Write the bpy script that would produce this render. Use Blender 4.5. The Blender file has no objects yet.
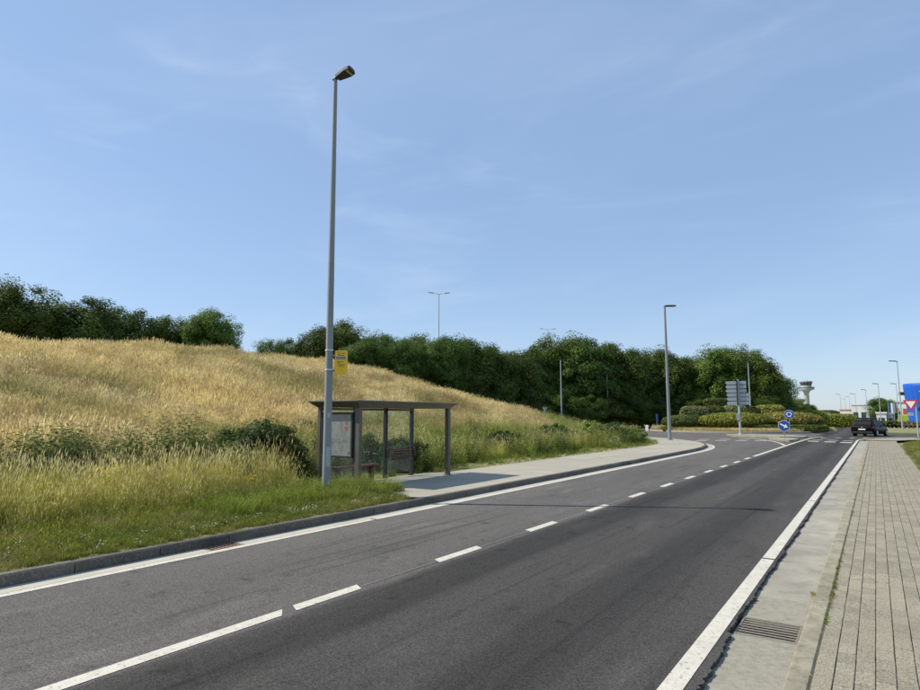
import bpy, bmesh, math, random
import numpy as np
from mathutils import Vector, Matrix
from mathutils.geometry import tessellate_polygon
R = math.radians
rng = np.random.default_rng(7); random.seed(7)
S = bpy.context.scene
COL = S.collection

# ------------------------------------------------------------------ camera, sky, sun, exposure
EYE = 1.75
cam = bpy.data.cameras.new('camera'); co = bpy.data.objects.new('camera', cam); COL.objects.link(co)
cam.sensor_width = 36; cam.lens = 36*611/920; cam.clip_start = .05; cam.clip_end = 6000
YAW, PITCH = R(34.07), R(6.63)
co.location = (0, 0, EYE); co.rotation_euler = (R(90)+PITCH, 0, YAW)
S.camera = co
SUN_EL, SUN_AZ = R(48.5), math.atan2(-.887, -.461)      # azimuth clockwise from +Y
W = bpy.data.worlds.new('World'); S.world = W; W.use_nodes = True
nt = W.node_tree; N = nt.nodes; L = nt.links
bgn = N['Background']
sky = N.new('ShaderNodeTexSky'); sky.sky_type = 'NISHITA'; sky.sun_disc = False
sky.sun_elevation = SUN_EL; sky.sun_rotation = SUN_AZ % (2*math.pi)
sky.air_density = 1.0; sky.dust_density = .35; sky.ozone_density = 1.0; sky.altitude = 0
tc = N.new('ShaderNodeTexCoord')
def wispy(rot, scl, noise_scale, lo, hi, amt):
    m = N.new('ShaderNodeMapping'); m.inputs['Rotation'].default_value = rot; m.inputs['Scale'].default_value = scl
    L.new(tc.outputs['Generated'], m.inputs['Vector'])
    n = N.new('ShaderNodeTexNoise'); n.inputs['Scale'].default_value = noise_scale; n.inputs['Detail'].default_value = 9
    n.inputs['Roughness'].default_value = .58; n.inputs['Distortion'].default_value = .6
    L.new(m.outputs[0], n.inputs['Vector'])
    r = N.new('ShaderNodeMapRange'); r.interpolation_type = 'SMOOTHSTEP'
    r.inputs[1].default_value = lo; r.inputs[2].default_value = hi; r.inputs[4].default_value = amt
    L.new(n.outputs[0], r.inputs[0]); return r.outputs[0]
c1 = wispy((.3, .25, .9), (1.0, 3.2, 7), 1.5, .50, .80, .26)
c2 = wispy((.1, -.2, 2.1), (.8, 1.5, 3.5), 1.1, .45, .80, .16)
ad = N.new('ShaderNodeMath'); ad.operation = 'ADD'; L.new(c1, ad.inputs[0]); L.new(c2, ad.inputs[1])
mx = N.new('ShaderNodeMix'); mx.data_type = 'RGBA'
L.new(ad.outputs[0], mx.inputs[0]); L.new(sky.outputs[0], mx.inputs[6]); mx.inputs[7].default_value = (7.2, 7.4, 7.8, 1)
ve = N.new('ShaderNodeMix'); ve.data_type = 'RGBA'; ve.inputs[0].default_value = .62; ve.inputs[7].default_value = (1.66, 2.5, 3.95, 1)   # thin even veil of high haze
L.new(mx.outputs[2], ve.inputs[6]); L.new(ve.outputs[2], bgn.inputs['Color'])
bgn.inputs['Strength'].default_value = .15
sl = bpy.data.lights.new('sun', 'SUN'); sl.energy = 4.2; sl.angle = R(.53); sl.color = (1, .93, .80)
so = bpy.data.objects.new('sun', sl); COL.objects.link(so)
sdir = Vector((math.sin(SUN_AZ)*math.cos(SUN_EL), math.cos(SUN_AZ)*math.cos(SUN_EL), math.sin(SUN_EL)))
so.rotation_euler = (-sdir).to_track_quat('-Z', 'Y').to_euler(); so.location = sdir*60
S.view_settings.view_transform = 'Standard'; S.view_settings.look = 'None'
S.view_settings.gamma = 1; S.view_settings.exposure = .3; S.view_settings.use_curve_mapping = False

# ------------------------------------------------------------------ helpers
FPX = 611.
def ray(u, v=416):
    x = (u-460)/FPX; y = (345-v)/FPX
    F = math.cos(PITCH)-y*math.sin(PITCH); U = math.sin(PITCH)+y*math.cos(PITCH)
    return x*math.cos(YAW)-F*math.sin(YAW), F*math.cos(YAW)+x*math.sin(YAW), U
def far(u, d, v=416):
    "world point on the bearing of column u, d metres away; z on the line of sight of row v"
    X, Y, U = ray(u, v); t = d/math.hypot(X, Y); return X*t, Y*t, EYE+U*t
def tag(o, label=None, cat=None, group=None, kind=None):
    if label: o['label'] = label
    if cat: o['category'] = cat
    if group: o['group'] = group
    if kind: o['kind'] = kind
    return o
def empty(name, loc, rz=0):
    o = bpy.data.objects.new(name, None); COL.objects.link(o); o.location = loc; o.rotation_euler = (0, 0, rz)
    o.empty_display_size = .2; return o
def link(name, me, mat=None, parent=None, loc=None):
    o = bpy.data.objects.new(name, me); COL.objects.link(o)
    if mat is not None:
        if not me.materials: me.materials.append(mat)
    if parent: o.parent = parent
    if loc is not None: o.location = loc
    return o
def me_from(name, v, f, smooth=False, attr=None):
    me = bpy.data.meshes.new(name); me.from_pydata([tuple(map(float, p)) for p in v], [], [tuple(int(i) for i in q) for q in f])
    if smooth: me.polygons.foreach_set('use_smooth', [True]*len(me.polygons))
    if attr is not None:
        a = me.attributes.new('h', 'FLOAT', 'POINT'); a.data.foreach_set('value', np.asarray(attr, dtype=np.float32))
    me.update(); return me
def me_quads(name, V, attr=None):
    "V: (n,4,3) array of free quads"
    n = len(V); me = bpy.data.meshes.new(name)
    me.vertices.add(n*4); me.loops.add(n*4); me.polygons.add(n)
    me.vertices.foreach_set('co', np.ascontiguousarray(V, dtype=np.float32).ravel())
    me.loops.foreach_set('vertex_index', np.arange(n*4, dtype=np.int32))
    me.polygons.foreach_set('loop_start', np.arange(0, n*4, 4, dtype=np.int32))
    me.polygons.foreach_set('loop_total', np.full(n, 4, dtype=np.int32))
    if attr is not None:
        a = me.attributes.new('h', 'FLOAT', 'POINT'); a.data.foreach_set('value', np.repeat(np.asarray(attr, dtype=np.float32), 4))
    me.update(); return me

class MB:
    def __init__(s): s.v = []; s.f = []; s.sm = []
    def add(s, vs, fs, smooth=False):
        b = len(s.v); s.v += [tuple(p) for p in vs]; s.f += [tuple(b+i for i in q) for q in fs]; s.sm += [smooth]*len(fs); return s
    def box(s, x0, x1, y0, y1, z0, z1, bev=0):
        if bev <= 0:
            vs = [(x, y, z) for z in (z0, z1) for x, y in ((x0, y0), (x1, y0), (x1, y1), (x0, y1))]
            return s.add(vs, [(3, 2, 1, 0), (4, 5, 6, 7), (0, 1, 5, 4), (1, 2, 6, 5), (2, 3, 7, 6), (3, 0, 4, 7)])
        b = bev
        r = lambda z, k: [(x0+k, y0+k, z), (x1-k, y0+k, z), (x1-k, y1-k, z), (x0+k, y1-k, z)]
        vs = r(z0, 0)+r(z1-b, 0)+r(z1, b)
        fs = [(3, 2, 1, 0), (8, 9, 10, 11)]
        for o in (0, 4):
            for i in range(4): j = (i+1) % 4; fs.append((o+i, o+j, o+4+j, o+4+i))
        return s.add(vs, fs)
    def tube(s, a, b, ra, rb=None, n=10, cap=True, rot=0):
        a, b = Vector(a), Vector(b); rb = ra if rb is None else rb
        q = (b-a).to_track_quat('Z', 'Y').to_matrix()
        vs = []
        for p, r in ((a, ra), (b, rb)):
            for i in range(n):
                t = 2*math.pi*i/n+rot; vs.append(p+q @ Vector((r*math.cos(t), r*math.sin(t), 0)))
        fs = [(i, (i+1) % n, n+(i+1) % n, n+i) for i in range(n)]
        s.add(vs, fs, n > 6)
        if cap: s.add(vs[:n], [tuple(range(n-1, -1, -1))]); s.add(vs[n:], [tuple(range(n))])
        return s
    def lathe(s, prof, n=24, c=(0, 0), smooth=True):
        vs = [(c[0]+r*math.cos(2*math.pi*i/n), c[1]+r*math.sin(2*math.pi*i/n), z) for r, z in prof for i in range(n)]
        fs = []
        for k in range(len(prof)-1):
            for i in range(n): j = (i+1) % n; fs.append((k*n+i, k*n+j, (k+1)*n+j, (k+1)*n+i))
        s.add(vs, fs, smooth)
        s.add([vs[i] for i in range(n)], [tuple(range(n-1, -1, -1))]); s.add(vs[-n:], [tuple(range(n))]); return s
    def prism(s, poly, z0, z1):
        n = len(poly)
        vs = [(x, y, z0) for x, y in poly]+[(x, y, z1) for x, y in poly]
        return s.add(vs, [tuple(range(n-1, -1, -1)), tuple(range(n, 2*n))]+[(i, (i+1) % n, n+(i+1) % n, n+i) for i in range(n)])
    def extr(s, poly, axis, a, b):
        "polygon in the two other axes, extruded from a to b along axis (0=x,1=y)"
        n = len(poly)
        mk = (lambda p, t: (t, p[0], p[1])) if axis == 0 else (lambda p, t: (p[0], t, p[1]))
        vs = [mk(p, a) for p in poly]+[mk(p, b) for p in poly]
        return s.add(vs, [tuple(range(n)), tuple(range(2*n-1, n-1, -1))]+[(i, n+i, n+(i+1) % n, (i+1) % n) for i in range(n)])
    def mesh(s, name, fix=True):
        me = bpy.data.meshes.new(name); me.from_pydata(s.v, [], s.f)
        me.polygons.foreach_set('use_smooth', s.sm)
        if fix:
            bm = bmesh.new(); bm.from_mesh(me); bmesh.ops.recalc_face_normals(bm, faces=bm.faces); bm.to_mesh(me); bm.free()
        me.update(); return me
    def build(s, name, mat, parent=None, loc=None):
        return link(name, s.mesh(name), mat, parent, loc)
def sheet(name, poly, z, mat, parent=None, thick=0):
    "flat polygon sheet facing up, optional thickness downwards"
    vs = [Vector((x, y, 0)) for x, y in poly]; tris = tessellate_polygon([vs])
    b = MB(); b.add([(x, y, z) for x, y in poly], [])
    V = [(x, y, z) for x, y in poly]; F = []
    for t in tris:
        a, c, d = (Vector(V[i]) for i in t)
        F.append(t if (c-a).cross(d-a).z > 0 else t[::-1])
    if thick:
        n = len(V); ar = sum(V[i][0]*V[(i+1) % n][1]-V[(i+1) % n][0]*V[i][1] for i in range(n))
        V = V+[(x, y, z-thick) for x, y in poly]
        for i in range(n):
            j = (i+1) % n; F.append((i, n+i, n+j, j) if ar > 0 else (j, n+j, n+i, i))
    return link(name, me_from(name, V, F), mat, parent)
def catmull(P, step=.5):
    P = [np.array(p, float) for p in P]; P = [2*P[0]-P[1]]+P+[2*P[-1]-P[-2]]; out = []
    for i in range(1, len(P)-2):
        a, b, c, d = P[i-1:i+3]; n = max(1, int(np.linalg.norm(c-b)/step))
        ta, tb, tc, td = 0, *np.cumsum([max(np.linalg.norm(q-p), 1e-6)**.5 for p, q in ((a, b), (b, c), (c, d))])
        for k in range(n):
            t = tb+(tc-tb)*k/n
            A1 = (tb-t)/(tb-ta)*a+(t-ta)/(tb-ta)*b; A2 = (tc-t)/(tc-tb)*b+(t-tb)/(tc-tb)*c; A3 = (td-t)/(td-tc)*c+(t-tc)/(td-tc)*d
            B1 = (tc-t)/(tc-ta)*A1+(t-ta)/(tc-ta)*A2; B2 = (td-t)/(td-tb)*A2+(t-tb)/(td-tb)*A3
            out.append((tc-t)/(tc-tb)*B1+(t-tb)/(tc-tb)*B2)
    out.append(P[-2]); return np.array(out)
def offset(C, d):
    "offset a polyline to its left (d>0)"
    T = np.gradient(C, axis=0); T /= np.linalg.norm(T, axis=1)[:, None]
    return C+d*np.stack([-T[:, 1], T[:, 0]], 1)

# ------------------------------------------------------------------ materials
MATS = {}
def mat(name, col, rough=.7, metal=0, spec=.4, noise=None, bump=None, rnd=0, **kw):
    """noise: (scale, amount, alt colour); bump: (scale, strength, distance); rnd: brightness change from piece to piece"""
    m = bpy.data.materials.new(name); m.use_nodes = True; t = m.node_tree; n = t.nodes; l = t.links
    b = n['Principled BSDF']; b.inputs['Roughness'].default_value = rough; b.inputs['Metallic'].default_value = metal
    b.inputs['Specular IOR Level'].default_value = spec
    geo = n.new('ShaderNodeNewGeometry')
    rgb = n.new('ShaderNodeRGB'); rgb.outputs[0].default_value = (*col, 1); out = rgb.outputs[0]
    for k, ns in enumerate(noise or []):
        sc, lo, hi, alt, amt = ns[:5]
        tx = n.new('ShaderNodeTexNoise'); tx.inputs['Scale'].default_value = sc; tx.inputs['Detail'].default_value = ns[5] if len(ns) > 5 else 4
        src = geo.outputs['Position']
        if len(ns) > 6:
            mp = n.new('ShaderNodeMapping'); mp.inputs['Scale'].default_value = ns[6]; l.new(src, mp.inputs[0]); src = mp.outputs[0]
        l.new(src, tx.inputs['Vector'])
        mr = n.new('ShaderNodeMapRange'); mr.inputs[1].default_value = lo; mr.inputs[2].default_value = hi; mr.inputs[4].default_value = amt
        l.new(tx.outputs[0], mr.inputs[0])
        x = n.new('ShaderNodeMix'); x.data_type = 'RGBA'; l.new(mr.outputs[0], x.inputs[0]); l.new(out, x.inputs[6]); x.inputs[7].default_value = (*alt, 1)
        out = x.outputs[2]
    if rnd:
        oi = n.new('ShaderNodeObjectInfo'); a = n.new('ShaderNodeMath'); a.operation = 'ADD'
        l.new(oi.outputs['Random'], a.inputs[0]); l.new(geo.outputs['Random Per Island'], a.inputs[1])
        fr = n.new('ShaderNodeMath'); fr.operation = 'FRACT'; l.new(a.outputs[0], fr.inputs[0])
        mr = n.new('ShaderNodeMapRange'); mr.inputs[3].default_value = 1-rnd; mr.inputs[4].default_value = 1+rnd; l.new(fr.outputs[0], mr.inputs[0])
        hs = n.new('ShaderNodeHueSaturation'); l.new(mr.outputs[0], hs.inputs['Value']); l.new(out, hs.inputs['Color']); out = hs.outputs[0]
    l.new(out, b.inputs['Base Color'])
    if bump:
        tx = n.new('ShaderNodeTexNoise'); tx.inputs['Scale'].default_value = bump[0]; tx.inputs['Detail'].default_value = 5
        l.new(geo.outputs['Position'], tx.inputs['Vector'])
        bp = n.new('ShaderNodeBump'); bp.inputs['Strength'].default_value = bump[1]; bp.inputs['Distance'].default_value = bump[2]
        l.new(tx.outputs[0], bp.inputs['Height']); l.new(bp.outputs[0], b.inputs['Normal'])
    for k, val in kw.items(): b.inputs[k].default_value = val
    MATS[name] = m; return m
def foliage(name, ramp, trans=.3, bright=.35, patch=None, rough=.6, spec=.12):
    """leaf/blade material; ramp over attribute h; per-plant brightness; patch=(scale, lo, hi, colour, amount) in world space"""
    m = bpy.data.materials.new(name); m.use_nodes = True; t = m.node_tree; n = t.nodes; l = t.links
    b = n['Principled BSDF']; b.inputs['Roughness'].default_value = rough; b.inputs['Specular IOR Level'].default_value = spec
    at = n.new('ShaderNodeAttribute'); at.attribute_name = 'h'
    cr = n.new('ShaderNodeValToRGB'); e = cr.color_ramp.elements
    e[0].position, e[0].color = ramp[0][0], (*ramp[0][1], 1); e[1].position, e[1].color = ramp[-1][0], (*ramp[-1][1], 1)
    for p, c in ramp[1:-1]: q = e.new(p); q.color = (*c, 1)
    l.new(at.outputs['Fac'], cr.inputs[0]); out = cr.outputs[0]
    geo = n.new('ShaderNodeNewGeometry')
    if patch:
        for (sc, lo, hi, alt, amt) in patch:
            tx = n.new('ShaderNodeTexNoise'); tx.inputs['Scale'].default_value = sc; tx.inputs['Detail'].default_value = 3
            l.new(geo.outputs['Position'], tx.inputs['Vector'])
            mr = n.new('ShaderNodeMapRange'); mr.inputs[1].default_value = lo; mr.inputs[2].default_value = hi; mr.inputs[4].default_value = amt
            l.new(tx.outputs[0], mr.inputs[0])
            x = n.new('ShaderNodeMix'); x.data_type = 'RGBA'; l.new(mr.outputs[0], x.inputs[0]); l.new(out, x.inputs[6]); x.inputs[7].default_value = (*alt, 1); out = x.outputs[2]
    oi = n.new('ShaderNodeObjectInfo'); a = n.new('ShaderNodeMath'); a.operation = 'ADD'
    ma = n.new('ShaderNodeMath'); ma.operation = 'MULTIPLY'; ma.inputs[1].default_value = .6; l.new(oi.outputs['Random'], ma.inputs[0])
    mb_ = n.new('ShaderNodeMath'); mb_.operation = 'MULTIPLY'; mb_.inputs[1].default_value = .4; l.new(geo.outputs['Random Per Island'], mb_.inputs[0])
    l.new(ma.outputs[0], a.inputs[0]); l.new(mb_.outputs[0], a.inputs[1])
    mr = n.new('ShaderNodeMapRange'); mr.inputs[3].default_value = 1-bright; mr.inputs[4].default_value = 1+bright; l.new(a.outputs[0], mr.inputs[0])
    mh = n.new('ShaderNodeMapRange'); mh.inputs[3].default_value = .475; mh.inputs[4].default_value = .518; l.new(a.outputs[0], mh.inputs[0])
    hs = n.new('ShaderNodeHueSaturation'); l.new(mr.outputs[0], hs.inputs['Value']); l.new(mh.outputs[0], hs.inputs['Hue']); l.new(out, hs.inputs['Color']); out = hs.outputs[0]
    l.new(out, b.inputs['Base Color'])
    tr = n.new('ShaderNodeBsdfTranslucent'); l.new(out, tr.inputs['Color'])
    ms = n.new('ShaderNodeMixShader'); ms.inputs[0].default_value = trans
    l.new(b.outputs[0], ms.inputs[1]); l.new(tr.outputs[0], ms.inputs[2]); l.new(ms.outputs[0], n['Material Output'].inputs['Surface'])
    MATS[name] = m; return m

def asphalt_mat():
    m = mat('asphalt', (.150, .139, .126), .85, spec=.15, noise=[(.35, .35, .7, (.118, .110, .100), .8, 5, (1, .25, 1))])
    t = m.node_tree; n = t.nodes; l = t.links; b = n['Principled BSDF']
    geo = n.new('ShaderNodeNewGeometry'); sp = n.new('ShaderNodeSeparateXYZ'); l.new(geo.outputs['Position'], sp.inputs[0])
    # newer, darker lane (x > -4.5) with two wheel tracks; wear streaks run along the lane
    w = n.new('ShaderNodeTexNoise'); w.inputs['Scale'].default_value = 1.6; w.inputs['Detail'].default_value = 5
    mp = n.new('ShaderNodeMapping'); mp.inputs['Scale'].default_value = (1.6, .05, 1); l.new(geo.outputs['Position'], mp.inputs[0]); l.new(mp.outputs[0], w.inputs['Vector'])
    ws = n.new('ShaderNodeMath'); ws.operation = 'MULTIPLY_ADD'; ws.inputs[1].default_value = .9; ws.inputs[2].default_value = -.45; l.new(w.outputs[0], ws.inputs[0])
    xa = n.new('ShaderNodeMath'); xa.operation = 'ADD'; l.new(sp.outputs[0], xa.inputs[0]); l.new(ws.outputs[0], xa.inputs[1])
    mr = n.new('ShaderNodeMapRange'); mr.inputs[1].default_value = -7.6; mr.inputs[2].default_value = -.8; l.new(xa.outputs[0], mr.inputs[0])
    cr = n.new('ShaderNodeValToRGB'); e = cr.color_ramp.elements
    stops = [(0, .95), (.12, 1.12), (.27, .98), (.40, 1.06), (.463, .95), (.475, .56), (.50, .40), (.56, .37), (.61, .60), (.70, .62), (.76, .44), (.82, .40), (.88, .58), (1, .66)]
    e[0].position = 0; e[0].color = (.95,)*3+(1,); e[1].position = 1; e[1].color = (.62,)*3+(1,)
    for p, c in stops[1:-1]: q = e.new(p); q.color = (c*.86, c*.86, c*.86, 1)
    l.new(mr.outputs[0], cr.inputs[0])
    base = b.inputs['Base Color'].links[0].from_socket
    mu = n.new('ShaderNodeMix'); mu.data_type = 'RGBA'; mu.blend_type = 'MULTIPLY'; mu.inputs[0].default_value = 1; l.new(base, mu.inputs[6]); l.new(cr.outputs[0], mu.inputs[7])
    # stone chips
    vo = n.new('ShaderNodeTexVoronoi'); vo.inputs['Scale'].default_value = 130; l.new(geo.outputs['Position'], vo.inputs['Vector'])
    sx = n.new('ShaderNodeSeparateColor'); l.new(vo.outputs['Color'], sx.inputs[0])
    mv = n.new('ShaderNodeMapRange'); mv.inputs[1].default_value = .1; mv.inputs[2].default_value = 1; mv.inputs[3].default_value = .55; mv.inputs[4].default_value = 1.45; l.new(sx.outputs[0], mv.inputs[0])
    col = mu.outputs[2]
    for sc, mp_s, lo, hi, k in ((1.1, (1, .35, 1), .55, .75, .72), (3.2, (1, 1, 1), .60, .72, .66), (5, (1.5, .04, 1), .56, .7, .74), (2.4, (1, .2, 1), .58, .72, 1.28)):
        q = n.new('ShaderNodeTexNoise'); q.inputs['Scale'].default_value = sc; q.inputs['Detail'].default_value = 6; mq = n.new('ShaderNodeMapping'); mq.inputs['Scale'].default_value = mp_s; mq.inputs['Location'].default_value = (sc*3.7, sc, 0)
        l.new(geo.outputs['Position'], mq.inputs[0]); l.new(mq.outputs[0], q.inputs['Vector']); rq = n.new('ShaderNodeMapRange'); rq.inputs[1].default_value = lo; rq.inputs[2].default_value = hi; rq.inputs[3].default_value = 1; rq.inputs[4].default_value = k
        l.new(q.outputs[0], rq.inputs[0]); hq = n.new('ShaderNodeHueSaturation'); l.new(col, hq.inputs['Color']); l.new(rq.outputs[0], hq.inputs['Value']); col = hq.outputs[0]
    hs = n.new('ShaderNodeHueSaturation'); l.new(col, hs.inputs['Color']); l.new(mv.outputs[0], hs.inputs['Value'])
    l.new(hs.outputs[0], b.inputs['Base Color'])
    bp = n.new('ShaderNodeBump'); bp.inputs['Strength'].default_value = .7; bp.inputs['Distance'].default_value = .004
    l.new(vo.outputs['Distance'], bp.inputs['Height']); l.new(bp.outputs[0], b.inputs['Normal'])
    return m
asphalt_mat()
mat('paint', (.62, .58, .48), .6, noise=[(9, .45, .72, (.46, .43, .35), .6, 6), (70, .5, .68, (.30, .28, .24), .6, 4), (2.2, .48, .66, (.50, .46, .38), .6, 3), (22, .60, .68, (.16, .15, .13), .7, 6)], bump=(120, .3, .002))
mat('paint_worn', (.34, .32, .27), .6, noise=[(6, .4, .7, (.42, .41, .38), .7, 6), (60, .45, .7, (.3, .3, .28), .6, 4)])
mat('kerb', (.125, .112, .092), .85, noise=[(3, .4, .7, (.075, .068, .056), .8, 6), (40, .5, .72, (.25, .23, .19), .6, 4)], bump=(30, .8, .008), rnd=.25)
mat('kerb_pale', (.31, .28, .20), .85, noise=[(5, .4, .62, (.21, .185, .125), .85, 6), (40, .5, .75, (.40, .36, .26), .6, 4), (18, .52, .7, (.13, .115, .08), .6, 5)], bump=(60, .4, .004), rnd=.1)
mat('gutter', (.35, .32, .25), .85, noise=[(1.3, .42, .62, (.25, .228, .18), .9, 6), (4.5, .5, .66, (.20, .18, .14), .6, 7), (14, .45, .75, (.27, .25, .205), .6, 6), (90, .5, .8, (.5, .48, .42), .5, 4)], bump=(90, .35, .003), rnd=.08)
mat('gutter_patch', (.29, .265, .205), .9, noise=[(18, .4, .7, (.20, .185, .145), .8, 6), (90, .5, .8, (.40, .37, .30), .6, 4)], bump=(60, .6, .006))
mat('gutter_left', (.46, .43, .35), .85, noise=[(2, .4, .7, (.38, .355, .29), .7, 6), (50, .45, .8, (.32, .30, .25), .5)], bump=(60, .3, .003), rnd=.06)
mat('slab', (.37, .338, .265), .85, noise=[(1.5, .4, .7, (.31, .283, .225), .7, 6), (25, .45, .75, (.31, .285, .23), .5, 5)], bump=(70, .3, .003), rnd=.06)
mat('paver', (.27, .236, .166), .9, noise=[(.7, .4, .65, (.20, .179, .126), .8, 5), (9, .45, .7, (.195, .174, .123), .7, 5), (120, .42, .62, (.39, .35, .26), .9, 2), (70, .5, .66, (.12, .106, .076), .9, 3)], bump=(140, .8, .004), rnd=.13)
mat('joint', (.10, .09, .068), .95, noise=[(30, .4, .7, (.16, .15, .11), .8), (1.5, .52, .7, (.09, .11, .04), .6)])
mat('soil', (.16, .125, .08), .95, noise=[(8, .4, .7, (.10, .08, .05), .8), (1.2, .45, .7, (.15, .15, .06), .7)])
mat('straw_ground', (.34, .25, .12), .95, noise=[(3, .4, .7, (.22, .165, .08), .8), (.25, .5, .7, (.16, .16, .06), .7)])
mat('lawn_ground', (.20, .20, .06), .95, noise=[(6, .4, .7, (.12, .12, .045), .8), (.6, .45, .7, (.27, .22, .10), .7)])
mat('field', (.26, .22, .10), .95, noise=[(.02, .4, .6, (.14, .17, .06), .8), (.3, .4, .7, (.32, .27, .14), .6)])
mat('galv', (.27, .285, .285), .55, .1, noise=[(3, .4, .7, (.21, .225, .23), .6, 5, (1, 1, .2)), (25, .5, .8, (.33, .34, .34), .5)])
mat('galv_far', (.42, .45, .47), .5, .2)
mat('lamp_dark', (.035, .036, .038), .5)
mat('lamp_glass', (.42, .42, .38), .25)
mat('shelter_metal', (.14, .128, .098), .5, .15, noise=[(5, .4, .7, (.105, .096, .075), .7, 5), (40, .5, .8, (.19, .175, .14), .4)])
mat('shelter_dark', (.03, .03, .032), .55, noise=[(20, .4, .7, (.05, .05, .05), .6)])
mat('brown_red', (.16, .055, .04), .6, noise=[(12, .4, .7, (.09, .04, .03), .7, 5), (40, .5, .75, (.25, .17, .12), .6)])
mat('rust', (.27, .18, .12), .8, .2, noise=[(15, .4, .7, (.17, .115, .08), .8, 5), (60, .5, .8, (.36, .30, .24), .5)])
mat('grate_iron', (.25, .225, .18), .7, .3, noise=[(20, .4, .7, (.18, .15, .11), .8, 5), (80, .5, .8, (.36, .33, .27), .5)])
mat('pit_shade', (.02, .018, .015), .95)  # near-black: the shade of a deep gully is put into this colour
mat('yellow', (.95, .57, .012), .45, noise=[(20, .4, .8, (.85, .50, .01), .5)])
mat('yellow_side', (.55, .30, .02), .5)
mat('ink', (.16, .10, .03), .6)
mat('label_grey', (.50, .44, .40), .5)
mat('red', (.55, .02, .02), .45)
mat('poster', (.27, .285, .26), .3, noise=[(7, .45, .6, (.20, .22, .20), .7, 5), (30, .5, .7, (.33, .34, .32), .5)])
mat('poster_red', (.42, .11, .09), .4)
mat('poster_grey', (.14, .15, .14), .4)
mat('sign_blue', (.01, .075, .33), .35)
mat('sign_white', (.80, .80, .78), .4)
mat('sign_back', (.40, .43, .47), .45, .5, noise=[(4, .4, .7, (.33, .36, .40), .6)])
mat('white_plastic', (.75, .75, .73), .5)
mat('car_paint', (.004, .0045, .0055), .35, spec=.10, **{'Coat Weight': .0, 'Coat Roughness': .1})
mat('car_glass', (.006, .008, .01), .4, spec=.12)
mat('rubber', (.02, .02, .02), .85)
mat('rim', (.45, .46, .48), .35, .7)
mat('tail', (.14, .008, .008), .3)
mat('black_plastic', (.02, .02, .022), .6)
mat('building_blue', (.012, .11, .55), .5, noise=[(.8, .4, .7, (.012, .095, .48), .6)])
mat('building_white', (.72, .72, .70), .6, noise=[(.4, .4, .7, (.64, .64, .62), .6)])
mat('building_grey', (.22, .24, .25), .6)
mat('building_red', (.42, .10, .07), .6)
mat('window', (.04, .055, .065), .1, spec=.6)
mat('tower', (.40, .42, .43), .6)
mat('lime', (.45, .6, .03), .5)
mat('hill_bark', (.10, .08, .055), .9, noise=[(6, .4, .7, (.06, .05, .035), .8)])
mat('hedge_core', (.045, .07, .035), .9)  # even dark green for the solid cores of the hedges
# glass
gm = bpy.data.materials.new('glass'); gm.use_nodes = True; n_ = gm.node_tree.nodes; l_ = gm.node_tree.links
tr_ = n_.new('ShaderNodeBsdfTransparent'); tr_.inputs[0].default_value = (.87, .92, .89, 1)
gl_ = n_.new('ShaderNodeBsdfGlossy'); gl_.inputs['Roughness'].default_value = .03
df_ = n_.new('ShaderNodeBsdfDiffuse'); df_.inputs[0].default_value = (.5, .52, .5, 1)
lw_ = n_.new('ShaderNodeLayerWeight'); lw_.inputs[0].default_value = .5; pw_ = n_.new('ShaderNodeMath'); pw_.operation = 'POWER'; pw_.inputs[1].default_value = 4; l_.new(lw_.outputs['Facing'], pw_.inputs[0])
fr_ = n_.new('ShaderNodeMath'); fr_.operation = 'MULTIPLY_ADD'; fr_.inputs[1].default_value = .6; fr_.inputs[2].default_value = .03; l_.new(pw_.outputs[0], fr_.inputs[0])
m1 = n_.new('ShaderNodeMixShader'); m2 = n_.new('ShaderNodeMixShader'); m2.inputs[0].default_value = .045
l_.new(fr_.outputs[0], m1.inputs[0]); l_.new(tr_.outputs[0], m1.inputs[1]); l_.new(gl_.outputs[0], m1.inputs[2])
l_.new(m1.outputs[0], m2.inputs[1]); l_.new(df_.outputs[0], m2.inputs[2]); l_.new(m2.outputs[0], n_['Material Output'].inputs[0])
MATS['glass'] = gm
M = MATS
G1, G2, G3 = (.055, .085, .018), (.10, .13, .03), (.17, .19, .05)
ST1, ST2, ST3 = (.30, .20, .07), (.56, .40, .16), (.66, .50, .24)
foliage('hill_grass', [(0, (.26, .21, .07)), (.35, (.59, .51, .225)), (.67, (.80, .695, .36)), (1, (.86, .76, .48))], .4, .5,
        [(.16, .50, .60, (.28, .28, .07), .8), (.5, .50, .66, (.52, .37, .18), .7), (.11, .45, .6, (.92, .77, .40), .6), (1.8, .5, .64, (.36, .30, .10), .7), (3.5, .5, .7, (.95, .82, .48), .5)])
foliage('tall_grass', [(0, (.10, .14, .02)), (.2, (.31, .33, .045)), (.5, (.56, .52, .09)), (1, (.86, .77, .44))], .4, .45,
        [(.7, .5, .7, (.10, .13, .028), .6), (.35, .5, .68, (.42, .32, .09), .5)])
foliage('verge_grass', [(0, (.08, .095, .015)), (.5, (.26, .29, .045)), (1, (.50, .48, .14))], .4, .55,
        [(1.3, .46, .64, (.38, .33, .14), .7), (.5, .5, .7, (.12, .175, .03), .6), (5, .5, .7, (.10, .11, .025), .6)])
foliage('lush_grass', [(0, (.08, .115, .014)), (.5, (.24, .31, .04)), (1, (.44, .48, .11))], .4, .5, [(1.5, .48, .66, (.30, .28, .09), .6)])
foliage('weed', [(0, (.035, .055, .013)), (.5, (.06, .10, .022)), (1, (.14, .20, .055))], .3, .5)
foliage('weed_pale', [(0, (.08, .11, .018)), (.5, (.21, .27, .05)), (1, (.38, .43, .12))], .35, .5, [(.6, .5, .7, (.075, .12, .028), .7)])
foliage('dock', [(0, (.10, .05, .025)), (.5, (.17, .11, .06)), (1, (.26, .19, .12))], .2, .3)
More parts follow.
